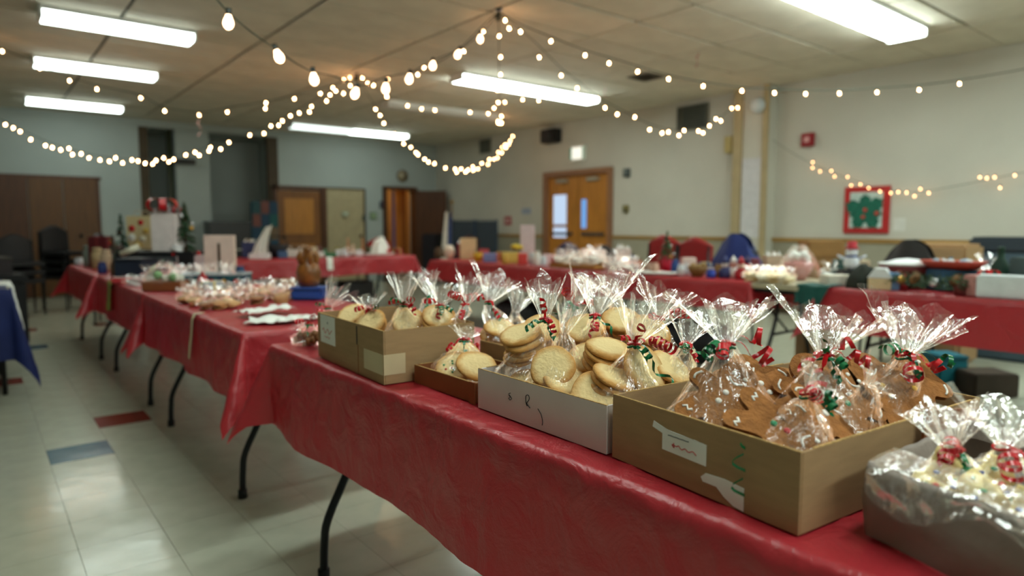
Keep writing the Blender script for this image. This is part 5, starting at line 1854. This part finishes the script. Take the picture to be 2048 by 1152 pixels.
for k in range(14):
    px = 1118 + k * 11.5
    wrapped(ORD[k] + ' white bundle from the left in the heap along the right row', R_at(px, 4.5 + .09 * (k % 3), ZT + (.045 if px < 1200 else 0)), .16, .13 + (.05 if k % 4 == 2 else 0), (236, 226, 216), 210 + k, group='white bundles heaped on the right row')
t = thing('serving_tray', 'flat white platter in front of the red tree pot', 'platter', R_at(1310, 4.46), 0)
MB().lathe([(.001, 0), (.09, 0), (.12, .02), (.115, .02), (.001, .008)], 24, sy=2.).obj('platter', paint(white), t)
cone_tree('little Christmas tree in a crimson pot on the right row', R_at(1333, 4.72), .36, .09, (196, 40, 66), 12, (44, 76, 40), pot_h=.42)
for px, X, w, h, d, c, lab in ((1400, 4.75, .28, .05, .2, (230, 226, 220), 'stack of white trays behind the small basket'), (1440, 4.85, .26, .05, .18, (226, 206, 196), 'pale pink tray on the right row'), (1376, 4.85, .12, .13, .1, (214, 190, 180), 'pale carton behind the white bottle')):
    block('carton', lab, 'box', R_at(px, X), w, h, d, c, group='goods on the middle right-row table')
t = turned('wicker_basket', 'small brown basket of nuts on the right row', 'basket', R_at(1395, 4.5), bowl_prof(.085, .085), (130, 96, 50))
for k in range(12):
    MB().ball((rnd.uniform(-.05, .05), rnd.uniform(-.05, .05), .085 + rnd.uniform(-.015, .012)), .02, 8, 6).obj('nut', plain(150, 116, 66), t)
for k, (px, c1, c2) in enumerate(((1450, (50, 60, 110), (226, 222, 216)), (1466, (226, 220, 214), (214, 150, 130)), (1482, (176, 40, 50), (226, 200, 180)), (1494, (60, 40, 80), (200, 60, 60)))):
    t = thing('plush_doll', ('navy and white', 'white', 'red', 'purple')[k] + ' plush doll standing among the right-row goods', 'doll', R_at(px, 4.55 + .05 * (k % 2)), FACE, 'plush dolls on the right row')
    MB().lathe([(.001, 0), (.04, 0), (.045, .03), (.03, .075), (.02, .085), (.001, .09)], 14).obj('body', paint(c1), t)
    MB().ball((0, 0, .105), .028, 12, 8).obj('head', paint(c2), t)
    MB().lathe([(.029, .115), (.018, .15), (.001, .175)], 12).obj('hat', paint(c1), t)
    for sx in (-1, 1):
        MB().tube([(sx * .025, 0, .07), (sx * .05, -.01, .04)], [.011, .008], 8).obj('arm', paint(c1), t)
for k in range(13):
    wrapped(ORD[k % 7] + ' cream packet from the left, ' + ('front' if k < 7 else 'back') + ' of the pile by the uncovered end', R_at(1500 + (k % 7) * 13, 4.42 + .10 * (k // 7) + .02 * (k % 2), ZT), .125, .11, ((226, 206, 160), (206, 176, 120), (236, 226, 200))[k % 3], 240 + k, group='cream packets by the uncovered end')
t = thing('gift_basket', 'pink basket wrapped in cellophane with white tissue', 'gift basket', R_at(1597, 4.85), FACE)
MB().lathe(bowl_prof(.11, .13), 22).obj('basket', plain(206, 140, 132), t)
MB().grid(30, 14, lambda a, b: (math.cos(6.283 * a) * (.13 * math.cos(b * 1.45) + .025) * (1 + .1 * math.sin(a * 50)), math.sin(6.283 * a) * (.13 * math.cos(b * 1.45) + .025), .02 + .24 * b), wrap=True).obj('cellophane', FILMF, t)
for k in range(7):
    MB().ball((.05 * math.cos(k), .05 * math.sin(k), .16 + .012 * (k % 3)), .035, 9, 7).obj('tissue_ball', PAPER, t)
block('hamper', 'brown wicker hamper behind the pink basket', 'hamper', R_at(1640, 5.3, .0), .28, .93, .2, (138, 102, 56), lid=(150, 112, 62))

# ---- nearest right-row table
X1 = XC + .04
p = on_x(1630, 572, X1)
cl = MB()
cl.grid(14, 12, lambda a, b: (X1 + .14 - min(b * .45, .155) - .03 * b + .012 * math.sin(a * 11) * b, p.y + .12 - a * .26 * (1 - .3 * b), .7545 - max(0, b - .34) * .20 + .004 * math.sin(a * 9)))
tag(cl.obj('cloth_napkin', mat('teal_cloth', rgb(14, 78, 72), .7, var=.15)), 'teal cloth hanging over the corner of the nearest right-row table', 'cloth')
for px, X, w, h, d, c, lab in ((1680, 4.60, .22, .07, .14, (230, 222, 206), 'stack of cream papers by the teal cloth'), (1702, 4.75, .15, .10, .12, (30, 30, 32), 'black box under the snowman figure'), (1742, 4.62, .20, .05, .14, (224, 226, 230), 'white flat box with blue trim'), (1788, 4.50, .05, .11, .06, (110, 150, 190), 'blue and white small carton'),
                               (1945, 4.62, .14, .09, .12, (190, 110, 106), 'salmon pink box on the nearest right-row table'), (1962, 4.50, .13, .12, .1, (196, 140, 134), 'pale salmon box beside it'), (1905, 4.78, .24, .13, .16, (50, 90, 120), 'blue box under the red tray'), (1720, 5.0, .10, .16, .1, (200, 190, 160), 'beige carton behind the snowman figure'), (2070, 4.75, .2, .22, .15, (60, 80, 80), 'dark teal box at the right frame edge')):
    block('parcel', lab, 'box', R_at(px, X), w, h, d, c, group='goods on the nearest right-row table')
block('carton', 'white cardboard carton at the right frame edge', 'box', R_at(2015, 4.50), .26, .125, .16, (214, 220, 222), rz=-1.45)
t = block('mini_house', 'cream little house with white roof among the goods', 'ornament', R_at(1762, 4.48), .13, .075, .09, (224, 200, 156), rz=-1.3)
MB().prism([(-.07, 0), (.07, 0), (.03, .06), (-.03, .06)], .1, (0, .05, .075), Matrix(((1, 0, 0), (0, 0, -1), (0, 1, 0)))).obj('roof', plain(226, 228, 230), t)
t = thing('snowman_figure', 'white snowman figure with a red hat on the black box', 'figurine', R_at(1702, 4.75, ZT + .10), FACE - .4)
MB().ball((0, 0, .05), .052).obj('body', plain(226, 230, 236), t)
MB().ball((0, 0, .12), .038).obj('head', plain(226, 230, 236), t)
MB().lathe([(.045, .145), (.047, .152), (.03, .156), (.03, .195), (.001, .2)], 14).obj('hat', plain(180, 24, 40), t)
MB().tube([(.03 * math.cos(a), .03 * math.sin(a), .09) for a in [6.28 * k / 14 for k in range(14)]], .010, 6, closed=True).obj('scarf', plain(40, 60, 130), t)
for sx in (-1, 1):
    MB().tube([(sx * .04, 0, .07), (sx * .09, -.01, .10)], [.012, .006], 8).obj('arm', plain(206, 214, 226), t)
o = MB().grid(20, 10, lambda a, b: (math.cos(6.283 * a) * .12 * math.cos(b * 1.5) * (1 + .15 * math.sin(a * 25)), math.sin(6.283 * a) * .10 * math.cos(b * 1.5), .15 * math.sin(b * 1.5) * (1 + .25 * mnoise.noise(Vector((a * 6, b * 3, 2))))), wrap=True).obj('cloth_bundle', mat('dark_green_cloth', rgb(30, 36, 26), .8, var=.3))
o.location = R_at(1728, 4.52)
tag(o, 'dark green bundled cloth left of the cream little house', 'cloth')
SNOW = mat('fluffy_white', rgb(236, 238, 240), .9, var=.05, bump=.8, bscale=50)
turned('mixing_bowl', 'dark red bowl with white rim and fluffy white filling', 'bowl', R_at(1815, 4.85), bowl_prof(.175, .15), (110, 30, 30), 28, extra=[lambda t: MB().tube([(.17 * math.cos(a), .17 * math.sin(a), .15) for a in [6.283 * k / 32 for k in range(32)]], .008, 6, closed=True).obj('rim', WHITEM, t), lambda t: MB().lathe([(.16, .135), (.13, .16), (.07, .18), (.001, .188)], 22).obj('filling', SNOW, t)])
wt = thing('wreath', 'pine cone and bauble wreath lying on the nearest right-row table', 'wreath', R_at(1872, 4.56), 0)
rr = random.Random(5)
fo = MB()
for k in range(420):
    a = rr.uniform(0, 6.283)
    rad = .17 + rr.gauss(0, .035)
    p = Vector((math.cos(a) * rad * .85, math.sin(a) * rad * 1.25, .03 + rr.uniform(0, .06)))
    d = Vector((rr.uniform(-1, 1), rr.uniform(-1, 1), rr.uniform(-.2, .9))).normalized() * .06
    s = d.orthogonal().normalized() * .008
    fo.add([p - s, p + s, p + d], [(0, 1, 2)])
f = fo.obj('foliage', mat('wreath_green', rgb(46, 72, 40), .7, var=.3), wt)
f['kind'] = 'stuff'
for k in range(12):
    a = k * .5236 + .2
    c = (math.cos(a) * .15, math.sin(a) * .21, .07 + .01 * (k % 2))
    if k % 2:
        MB().lathe([(.001, -.03), (.02, -.02), (.026, 0), (.022, .02), (.012, .035), (.001, .042)], 10, c, axis=(rr.uniform(-1, 1), rr.uniform(-1, 1), .6)).obj('pine_cone', mat('cone_brown', rgb(110, 74, 40), .8, var=.5, vscale=60), wt)
    else:
        MB().ball(c, .026, 12, 8).obj('bauble', (mat('silver_bauble', rgb(220, 220, 225), .2, metal=.7), REDR, 'gold_bauble')[k // 2 % 3], wt)
t = thing('serving_tray', 'red oval tray raised on the blue box', 'tray', R_at(1905, 4.78, ZT + .135), 0)
MB().lathe([(.001, 0), (.09, 0), (.125, .05), (.118, .05), (.085, .012), (.001, .012)], 26, sy=1.5).obj('tray', plain(176, 66, 48), t)
for k in range(8):
    MB().ball((rnd.uniform(-.06, .06), rnd.uniform(-.1, .1), .04), .024, 9, 7).obj('sweet', (plain(210, 216, 220), plain(150, 170, 190), plain(190, 120, 80))[k % 3], t)
t = thing('ornament', 'grey ornament tied with a bright red bow', 'ornament', R_at(1978, 4.62), FACE)
MB().lathe([(.001, 0), (.06, 0), (.07, .03), (.05, .08), (.02, .10), (.001, .10)], 16).obj('body', plain(90, 96, 104), t)
bow(t, (0, 0, .12), .06, REDR)
turned('bottle', 'dark green bottle near the right frame edge', 'bottle', R_at(2000, 4.80), [(.001, 0), (.045, 0), (.048, .02), (.048, .16), (.02, .21), (.017, .27), (.02, .275), (.001, .28)], (20, 56, 40), 18)
wrapped('clear wrapped gift behind the grey ornament', R_at(1975, 4.85), .14, .22, (120, 130, 130), 270)
turned('bottle', 'small teal bottle on the nearest right-row table', 'bottle', R_at(1900, 4.98, ZT), [(.001, 0), (.035, 0), (.036, .12), (.015, .16), (.014, .2), (.001, .2)], (50, 84, 96), 14)

# ------------------------------------------------------------------ chairs, coats, boxes behind the right row
def behind(px, X):
    p = on_x(px, 500, X)
    return (X, p.y, 0)


cr = -math.pi / 2 + .0
chair('red upholstered chair behind the little Christmas tree', behind(1300, 5.75), -math.pi / 2, (150, 30, 32), 1.06)
chair('second red upholstered chair right beside the first', behind(1362, 5.75), -math.pi / 2, (140, 28, 30), 1.04)
chair('chair with a royal blue coat draped over it', behind(1448, 5.75), -math.pi / 2, (40, 44, 60), 1.0, coat=(26, 44, 104))
chair('navy chair below the double doors', behind(1110, 6.1), -math.pi / 2, (24, 34, 70), .94)
chair('dark chair left of the red chairs', behind(1180, 5.7), -math.pi / 2, (34, 30, 34), .93)
chair('navy chair partly hidden by the red tree pot', behind(1225, 5.65), -math.pi / 2, (22, 34, 70), .86)
chair('chair with a black fur-trimmed coat behind the red bowl', behind(1800, 5.75), -math.pi / 2, (40, 36, 32), .96, coat=(26, 22, 20))
chair('dark red chair behind the far end of the left row', (1.3, 9.2, 0), 2.9, (92, 20, 30), .95)
chair('red chair behind the table across the back', B_at(745, 10.4, 0), math.pi, (150, 34, 34), .98)
block('cardboard_box', 'tall kraft carton standing by the right wall', 'box', behind(1882, 6.4), .5, 1.0, .45, KRAFT, rz=-math.pi / 2)
block('cardboard_box', 'second kraft carton by the right wall', 'box', behind(1955, 7.2), .42, .9, .4, (120, 94, 60), rz=-math.pi / 2)
block('storage_crate', 'slate blue crate by the right wall', 'crate', behind(2040, 7.0), .6, .95, .45, (66, 84, 96), rz=-math.pi / 2, lid=(40, 50, 58))
block('storage_crate', 'turquoise crate on the floor under the nearest right-row table', 'crate', Vector((5.35, on_x(1885, 700, 5.3).y, 0)), .20, .22, .22, (30, 120, 134), lid=(24, 100, 116))
block('cardboard_box', 'brown box on the floor right of the turquoise crate', 'box', Vector((5.35, on_x(1968, 700, 5.3).y, 0)), .3, .16, .25, (60, 48, 38))
def duffel(label, p, L, r, c, rz):
    t = thing('duffel_bag', label, 'bag', p, rz, 'bags under the right row')
    MB().tube([(0, L * (k / 12 - .5), r * .92 + .01 * math.sin(k)) for k in range(13)], [r * .55] + [r * (.93 + .05 * math.sin(k * 1.7)) for k in range(11)] + [r * .55], 18).obj('body', paint(c), t)
    for s in (-1, 1):
        MB().tube([(s * r * .5, L * .16 * math.cos(a), r * 1.65 + r * .5 * math.sin(a)) for a in [math.pi * k / 10 for k in range(11)]], .010, 6).obj('handle', plain(40, 38, 40), t)
    MB().box((0, 0, r * 1.87), (.012, L * .8, .008)).obj('zip', plain(90, 90, 92), t)
    return t


duffel('black duffel bag on the floor under the middle right-row table', (4.72, 3.4, 0), .62, .18, (26, 26, 30), .1)
duffel('dark grey duffel bag on the floor under the far right-row table', (4.72, 5.75, 0), .75, .17, (36, 36, 38), -.1)
for k, (x, w) in enumerate(((3.05, .4), (3.6, .5), (4.2, .45))):
    block('storage_crate', ('left', 'middle', 'right')[k] + ' dark crate under the table across the back', 'crate', Vector((x, 8.8, 0)), w, .38, .34, (40, 40, 42), rz=0)

# ------------------------------------------------------------------ left background
p = on_z(20, 560, .74)
t = thing('side_table', 'small table under a blue cloth and white sheet at the left edge', 'table', (-.19, 6.05, 0), 0)
MB().box((0, 0, .71), (.72, .9, .04)).obj('tabletop', PLAST, t)
for sx in (-1, 1):
    for sy in (-1, 1):
        MB().tube([(sx * .3, sy * .4, 0), (sx * .3, sy * .4, .70)], .016, 8).obj('leg', STEEL, t)
tablecloth(-.55, .17, 5.6, 6.5, 'navy blue cloth over the small table at the left edge', over=.5, step=.04, seed=9, z=.732, flare=.2, group='cloths on the left side table', m=mat('navy_cloth', rgb(22, 36, 92), .7, var=.15))
ws = tablecloth(-.26, .19, 5.85, 6.2, 'white sheet over the side of the navy-covered table', over=.25, step=.035, seed=10, z=.741, flare=.15, group='cloths on the left side table', m=PAPER)
wrapped('pale wrapped parcel on the small blue-covered table', Vector((-.02, 5.95, .748)), .22, .12, (200, 190, 180), 300)
for i, (x, y, n, lab) in enumerate(((.45, 10.7, 3, 'in the stack left of the folding doors'), (1.0, 11.1, 4, 'in the tall stack before the folding doors'), (1.52, 10.5, 3, 'in the stack by the far red table'), (.20, 9.3, 2, 'in the low stack at the left edge'))):
    for k in range(n):
        c = chair(('bottom', 'second', 'third', 'topmost')[k] + ' black chair ' + lab, Vector((x, y, .11 * k)), .4 * i + .2, (24, 23, 26), .84, group='stacked black chairs')
block('cabinet', 'low black cabinet beyond the navy-covered table', 'cabinet', Vector((.05, 8.1, 0)), .6, .62, .5, (22, 22, 24), rz=.1, lid=(18, 18, 20))
block('display_box', 'dark box of oddments on top of the low black cabinet', 'box', Vector((.10, 8.1, .675)), .3, .16, .26, (44, 38, 40), rz=.3, lid=(70, 66, 60))
# upright piano and patchwork in the alcove
t = thing('upright_piano', 'black upright piano in the alcove', 'piano', (3.62, 12.70, 0), 0)
MB().box((0, 0, .6), (.75, .35, 1.2)).obj('case', mat('black_lacquer', rgb(22, 24, 24), .3, .5), t, bevel=.01)
MB().box((0, -.27, .68), (.75, .25, .1)).obj('key_bed', 'black_lacquer', t, bevel=.01)
MB().box((0, -.31, .735), (.68, .13, .02)).obj('keys', plain(206, 200, 186), t)
MB().box((0, 0, 1.22), (.79, .40, .04)).obj('lid', 'black_lacquer', t, bevel=.008)
t = thing('patchwork_screen', 'tall patchwork screen in blue and teal beside the wooden door', 'screen', (4.22, 12.55, 0), .15)
MB().box((0, 0, .80), (.52, .05, 1.58)).obj('board', plain(30, 70, 84), t)
pc = [(30, 76, 100), (24, 84, 84), (110, 66, 60), (40, 54, 96), (50, 84, 70), (110, 92, 70), (26, 60, 84), (30, 70, 76), (34, 84, 100)]
for i in range(3):
    for j in range(6):
        MB().box((-.165 + .165 * i, -.03, .30 + j * .24), (.155, .012, .23)).obj('patch', plain(*pc[(i * 4 + j * 5) % 9]), t)
for k, (x, c, lab) in enumerate(((2.55, (60, 50, 40), 'dark crate against the alcove pillar'), (4.55, (110, 76, 40), 'brown crate below the patchwork screen'))):
    block('storage_crate', lab, 'crate', Vector((x, 12.3, 0)), .45, .8, .4, c, rz=0)
MB_ = thing('wall_heater', 'dark slim heater mounted high in the alcove', 'heater', (2.98, YB + .0, 2.30), 0)
MB().box((0, -.03, 0), (.42, .10, .09)).obj('casing', plain(46, 44, 40), MB_, bevel=.01)
MB().box((0, -.085, -.01), (.36, .012, .03)).obj('grille', plain(24, 24, 22), MB_)
# flag stand, navy divider
t = thing('flag_stand', 'flag stand with blue and white furled flags and gold finial', 'flag', (6.9, on_x(898, 450, 6.9).y, 0), 0)
MB().lathe([(.001, 0), (.16, 0), (.16, .02), (.04, .06), (.02, .1), (.001, .1)], 18).obj('base', mat('brass', rgb(150, 120, 60), .3, metal=.7), t)
MB().tube([(0, 0, .05), (.05, -.03, 1.55)], .014, 8).obj('pole', plain(120, 90, 50), t)
MB().ball((.05, -.03, 1.60), .04).obj('finial', mat('brass', rgb(150, 120, 60), .3, metal=.7), t)
for nm, c, dx in (('blue_flag', (34, 60, 110), .04), ('white_flag', (214, 208, 196), -.05)):
    MB().grid(14, 16, lambda a, b: (dx + .05 * math.cos(6.28 * a) * (.5 + .8 * b) - .07 * b, .05 * math.sin(6.28 * a) * (.5 + .8 * b) + .012 * math.sin(a * 30), 1.42 - .9 * b), wrap=True).obj(nm, paint(c), t)
t = thing('folding_screen', 'navy folding divider near the back corner', 'screen', (7.6, on_x(950, 450, 7.6).y, 0), -.55)
for k in range(2):
    MB().box((-.22 + .44 * k, .03 * k, .66), (.42, .03, 1.2)).obj('panel', plain(24, 40, 52), t)
    MB().tube([(-.43 + .44 * k, .03 * k, 0), (-.43 + .44 * k, .03 * k, 1.28), (-.01 + .44 * k, .03 * k, 1.28), (-.01 + .44 * k, .03 * k, 0)], .018, 8).obj('frame', plain(22, 50, 80), t)
chair('dark maroon chair in front of the navy divider', (7.1, on_x(925, 480, 7.1).y, 0), -1.2, (60, 24, 30), 1.0)
block('coat_heap', 'dark coats heaped by the open brown door', 'coats', Vector((7.55, 11.9, 0)), .5, 1.0, .4, (28, 26, 34), rz=.3)

# ------------------------------------------------------------------ things on the walls
t = thing('wall_clock', 'round tan clock above the lit back doorway', 'clock', (on_y(803, 352, YB).x, YB - .02, 2.256), 0)
MB().lathe([(.001, 0), (.13, 0), (.13, .03), (.115, .04), (.11, .035), (.001, .035)], 28, axis=(0, -1, 0)).obj('case', plain(120, 104, 76), t)
MB().lathe([(.001, .036), (.108, .036), (.001, .037)], 28, axis=(0, -1, 0)).obj('dial', plain(176, 164, 136), t)
MB().box((.0, -.04, .03), (.008, .004, .07)).box((.025, -.04, 0), (.05, .004, .008)).obj('hands', INK, t)


def wall_thing_r(name, label, cat, px0, py0, px1, py1, d, col, rough=.5):
    a, b = on_x(px0, py0, XR), on_x(px1, py1, XR)
    t = thing(name, label, cat, (XR - .0, (a.y + b.y) / 2, min(a.z, b.z)), 0)
    w, h = abs(a.y - b.y), abs(a.z - b.z)
    MB().box((-d / 2, 0, h / 2), (d, w, h)).obj('body', paint(col), t, bevel=min(w, h, d) * .08)
    return t, w, h


t, w, h = wall_thing_r('loudspeaker', 'black loudspeaker high on the right wall near the corner', 'speaker', 1096, 262, 1124, 285, .2, (20, 20, 20))
MB().lathe([(.001, 0), (w * .3, 0), (w * .32, .01), (w * .25, .0), (.001, -.01)], 18, (-.205, 0, h * .45), axis=(-1, 0, 0)).obj('cone', plain(34, 34, 36), t)
t, w, h = wall_thing_r('exit_sign', 'pale lit exit sign with green ends over the double doors', 'sign', 1145, 294, 1173, 320, .06, (226, 226, 216))
MB().box((-.064, 0, h / 2), (.006, w * .7, h * .8)).obj('lit_face', emitter('sign_glow', (1, .95, .8), .7), t)
for s in (-1, 1):
    MB().box((-.064, s * w * .43, h / 2), (.006, w * .1, h * .8)).obj('green_end', emitter('sign_green', (.25, .5, .3), .35), t)
t, w, h = wall_thing_r('air_vent', 'dark louvred air vent high on the right wall', 'vent', 1358, 215, 1417, 255, .05, (96, 98, 88))
for k in range(9):
    MB().box((-.055, 0, h * (.08 + .1 * k)), (.03, w * .94, .008), ry=.6).obj('slat', plain(50, 54, 46), t)
MB().box((-.052, w * .33, h / 2), (.012, .02, h)).obj('mullion', plain(120, 116, 96), t)
t, w, h = wall_thing_r('fire_alarm', 'small red fire alarm box on the right wall', 'alarm', 1607, 268, 1630, 292, .06, (140, 26, 34))
MB().box((-.065, 0, h * .5), (.012, w * .4, h * .4)).obj('strobe', plain(206, 150, 150), t)
t, w, h = wall_thing_r('picture', 'red-framed holly picture on the right wall', 'picture', 1692, 375, 1778, 467, .03, (170, 34, 34))
MB().box((-.033, 0, h / 2), (.008, w * .72, h * .76)).obj('mount', mat('pale_green_mount', rgb(176, 196, 190), .6, var=.15, vscale=30), t)
LEAF = mat('holly_green', rgb(12, 92, 74), .6, var=.2, vscale=20)
for a0, L_ in (lambda s: s)(((.4, .27), (2.5, .25), (4.1, .24), (5.3, .24), (1.5, .22), (3.3, .2), (6.1, .2))):
    pts = []
    n_ = 18
    for k in range(n_):
        u = k / n_ * 2 * math.pi
        r_ = L_ * .5 * (1 + .16 * math.cos(7 * u))
        pts.append((L_ * .42 + r_ * math.cos(u), r_ * .62 * math.sin(u)))
    ca, sa = math.cos(a0), math.sin(a0)
    MB().prism([(x * ca - y * sa, x * sa + y * ca) for x, y in pts], .006, (-.037 - .0008 * a0, 0, h * .46), Matrix(((0, 0, -1), (1, 0, 0), (0, 1, 0)))).obj('holly_leaf', LEAF, t)
for dy, dz in ((0, .02), (.02, -.06), (-.13, -.02)):
    MB().ball((-.05, dy, h * .46 + dz), .024, 10, 7).obj('berry', plain(190, 60, 50), t)
t, w, h = wall_thing_r('notice_sheet', 'pale paper sheet right of the holly picture', 'paper', 1788, 436, 1810, 462, .004, (206, 206, 198))
t, w, h = wall_thing_r('emergency_lamp', 'yellowed emergency lamp left of the pilaster', 'lamp', 1455, 274, 1469, 306, .08, (176, 158, 96))
MB().tube([(-.04, 0, 0), (-.04, .01, -.25)], .004, 5).obj('cable', plain(150, 140, 110), t)
t, w, h = wall_thing_r('thermostat', 'dark thermostat right of the double doors', 'thermostat', 1250, 338, 1261, 354, .05, (60, 72, 72))
MB().box((-.052, 0, h * .6), (.006, w * .6, h * .3)).obj('dial', plain(120, 130, 128), t)
t, w, h = wall_thing_r('light_switch', 'brass switch plate right of the double doors', 'switch', 1247, 410, 1258, 426, .03, (120, 110, 66))
MB().box((-.033, 0, h * .3), (.008, w * .5, h * .4)).obj('rocker', plain(50, 60, 58), t)
t, w, h = wall_thing_r('notice_card', 'red notice card near the back corner', 'notice', 1009, 433, 1023, 450, .01, (160, 60, 62))
MB().box((-.012, 0, h * .5), (.003, w * .6, h * .4)).obj('print', plain(206, 170, 165), t)
t, w, h = wall_thing_r('notice_card', 'pale blue notice card left of the double doors', 'notice', 1044, 417, 1062, 428, .01, (150, 160, 180))
t, w, h = wall_thing_r('air_vent', 'grey green vent near the back corner of the right wall', 'vent', 962, 281, 983, 305, .04, (100, 104, 92))
for k in range(5):
    MB().box((-.045, 0, h * (.14 + .18 * k)), (.02, w * .9, .01), ry=.6).obj('slat', plain(64, 68, 60), t)
MB().ball((XR - .215, on_x(1516, 228, XR - .21).y, 2.72), .10, 16, 10).obj('paper_lantern', plain(196, 206, 210))
tag(bpy.data.objects['paper_lantern'], 'pale round paper ball stuck on the pilaster', 'decoration')
for px, py, w, h, c, lab in ((746, 432, .16, .16, (110, 130, 100), 'green poster beside the back doorway'), (762, 410, .08, .16, (40, 46, 60), 'dark wall phone beside the back doorway'), (725, 436, .06, .12, (40, 50, 42), 'dark switch plate on the beige door edge'), (688, 428, .14, .10, (150, 158, 136), 'faint notice on the beige door')):
    p = on_y(px, py, YB)
    t = thing('wall_notice', lab, 'notice', (p.x, YB - (.055 if 'beige' in lab else .002), p.z - h / 2), 0)
    MB().box((0, -.01, h / 2), (w, .02, h)).obj('body', paint(c), t, bevel=.003)
    MB().box((0, -.022, h * .55), (w * .6, .004, h * .4)).obj('print', plain(*(min(255, int(v * 1.25) + 15) for v in c)), t)

# ------------------------------------------------------------------ more small goods among the rest
kinds = {
    'jar': lambda lab, p, s, c, g: turned('storage_jar', lab, 'jar', p, jar_prof(.036 * s, .12 * s), c, 14, group=g),
    'pot': lambda lab, p, s, c, g: turned('ceramic_pot', lab, 'pot', p, pot_prof(.05 * s, .09 * s), c, 16, group=g),
    'box': lambda lab, p, s, c, g: block('gift_box', lab, 'gift', p, .12 * s, .09 * s, .10 * s, c, rz=FACE + s, band=(220, 200, 120), group=g),
    'bag': lambda lab, p, s, c, g: gift_bag(lab, p, .13 * s, .17 * s, .08 * s, c, tissue=(230, 228, 224), group=g),
    'packet': lambda lab, p, s, c, g: wrapped(lab, p, .13 * s, .12 * s, c, int(s * 1000) + sum(c), group=g),
    'bell': lambda lab, p, s, c, g: turned('bell_ornament', lab, 'ornament', p, [(.001, .01), (.045 * s, .0), (.05 * s, .005), (.036 * s, .05 * s), (.024 * s, .085 * s), (.008 * s, .1 * s), (.01 * s, .11 * s), (.001, .12 * s)], c, 16, group=g),
}
more = [
    # kind, px, X, size, colour, label
    ('bag', 926, 4.95, 1.1, (120, 40, 46), 'maroon gift bag behind the white egg-shaped pot'), ('box', 990, 4.75, 1., (170, 60, 70), 'rose gift box behind the lilac box'), ('bell', 1012, 4.48, 1., (200, 160, 70), 'golden bell by the yellow wrapped box'),
    ('packet', 1070, 4.85, 1.1, (210, 170, 110), 'tan packet behind the white bottle'), ('jar', 1108, 4.5, .9, (200, 80, 80), 'red jar left of the wicker tray'), ('bag', 1245, 4.95, 1.1, (206, 190, 180), 'pale gift bag behind the end of the white heap'),
    ('pot', 1275, 4.8, 1., (150, 90, 60), 'terracotta pot right of the white heap'), ('bell', 1372, 4.6, .9, (190, 190, 196), 'silver bell left of the small brown basket'), ('box', 1410, 4.95, 1., (40, 70, 120), 'blue gift box behind the white trays'),
    ('packet', 1478, 4.8, 1.1, (230, 222, 210), 'ivory packet behind the plush dolls'), ('jar', 1510, 4.9, 1.2, (120, 60, 70), 'plum jar behind the cream packets'), ('bag', 1545, 4.98, 1.0, (190, 176, 150), 'beige gift bag behind the cream packets'),
    ('packet', 1660, 4.85, 1.2, (206, 210, 206), 'grey white packet left of the snowman figure'), ('jar', 1675, 5.0, 1.3, (30, 70, 66), 'dark teal jar left of the snowman figure'), ('bell', 1800, 4.58, 1., (150, 30, 36), 'red bell in front of the dark red bowl'),
    ('packet', 1850, 4.95, 1.2, (170, 150, 90), 'gold packet right of the dark red bowl'), ('pot', 1925, 4.48, .9, (120, 60, 56), 'brown red pot in front of the salmon box'), ('packet', 1990, 4.95, 1.3, (160, 176, 180), 'silvery packet behind the grey ornament'), ('jar', 2035, 4.85, 1.4, (60, 90, 90), 'sea green jar behind the white carton'),
    ('packet', 300, .95, 1.0, (200, 204, 190), 'pale packet left of the kraft tray'), ('packet', 285, 1.05, 1.2, (190, 60, 66), 'red packet behind the navy bin'), ('jar', 240, .86, .9, (150, 130, 110), 'grey brown jar by the hanging green cloth'), ('box', 420, 1.05, .9, (180, 190, 196), 'pale grey gift box in front of the slotted box'),
    ('bell', 405, 1.12, 1.0, (180, 40, 44), 'red bell in front of the slotted box'), ('jar', 480, 1.45, 1.0, (40, 70, 110), 'blue jar right of the slotted box'), ('packet', 360, 1.02, 1.1, (236, 232, 226), 'white packet left of the blue printed tray'), ('pot', 575, 1.48, .9, (150, 104, 56), 'brown dish left of the knobbly jug'),
]
for kd, px, X, s, c, lab in more:
    kinds[kd](lab, R_at(px, X), s, c, 'mixed small goods on the long rows')
for kd, px, Y, s, c, lab in (('bag', 500, 8.85, 1.2, (60, 70, 110), 'slate blue gift bag left of the white linen'), ('packet', 605, 8.8, 1.2, (214, 200, 190), 'pale packet behind the cream canister box'), ('jar', 638, 8.85, 1.2, (110, 70, 60), 'brown jar behind the beige carton'), ('bell', 690, 8.42, 1., (206, 206, 210), 'silver bell at the front of the back table'),
                             ('packet', 700, 8.5, 1., (230, 226, 222), 'white packet at mid back table'), ('pot', 742, 8.85, 1.2, (90, 110, 80), 'green pot behind the oval platter'), ('box', 795, 8.7, 1., (140, 36, 40), 'crimson gift box at the right end of the back table'), ('packet', 576, 8.85, 1.2, (180, 120, 90), 'tan packet behind the black basket')):
    kinds[kd](lab, B_at(px, Y), s, c, 'mixed small goods on the back table')
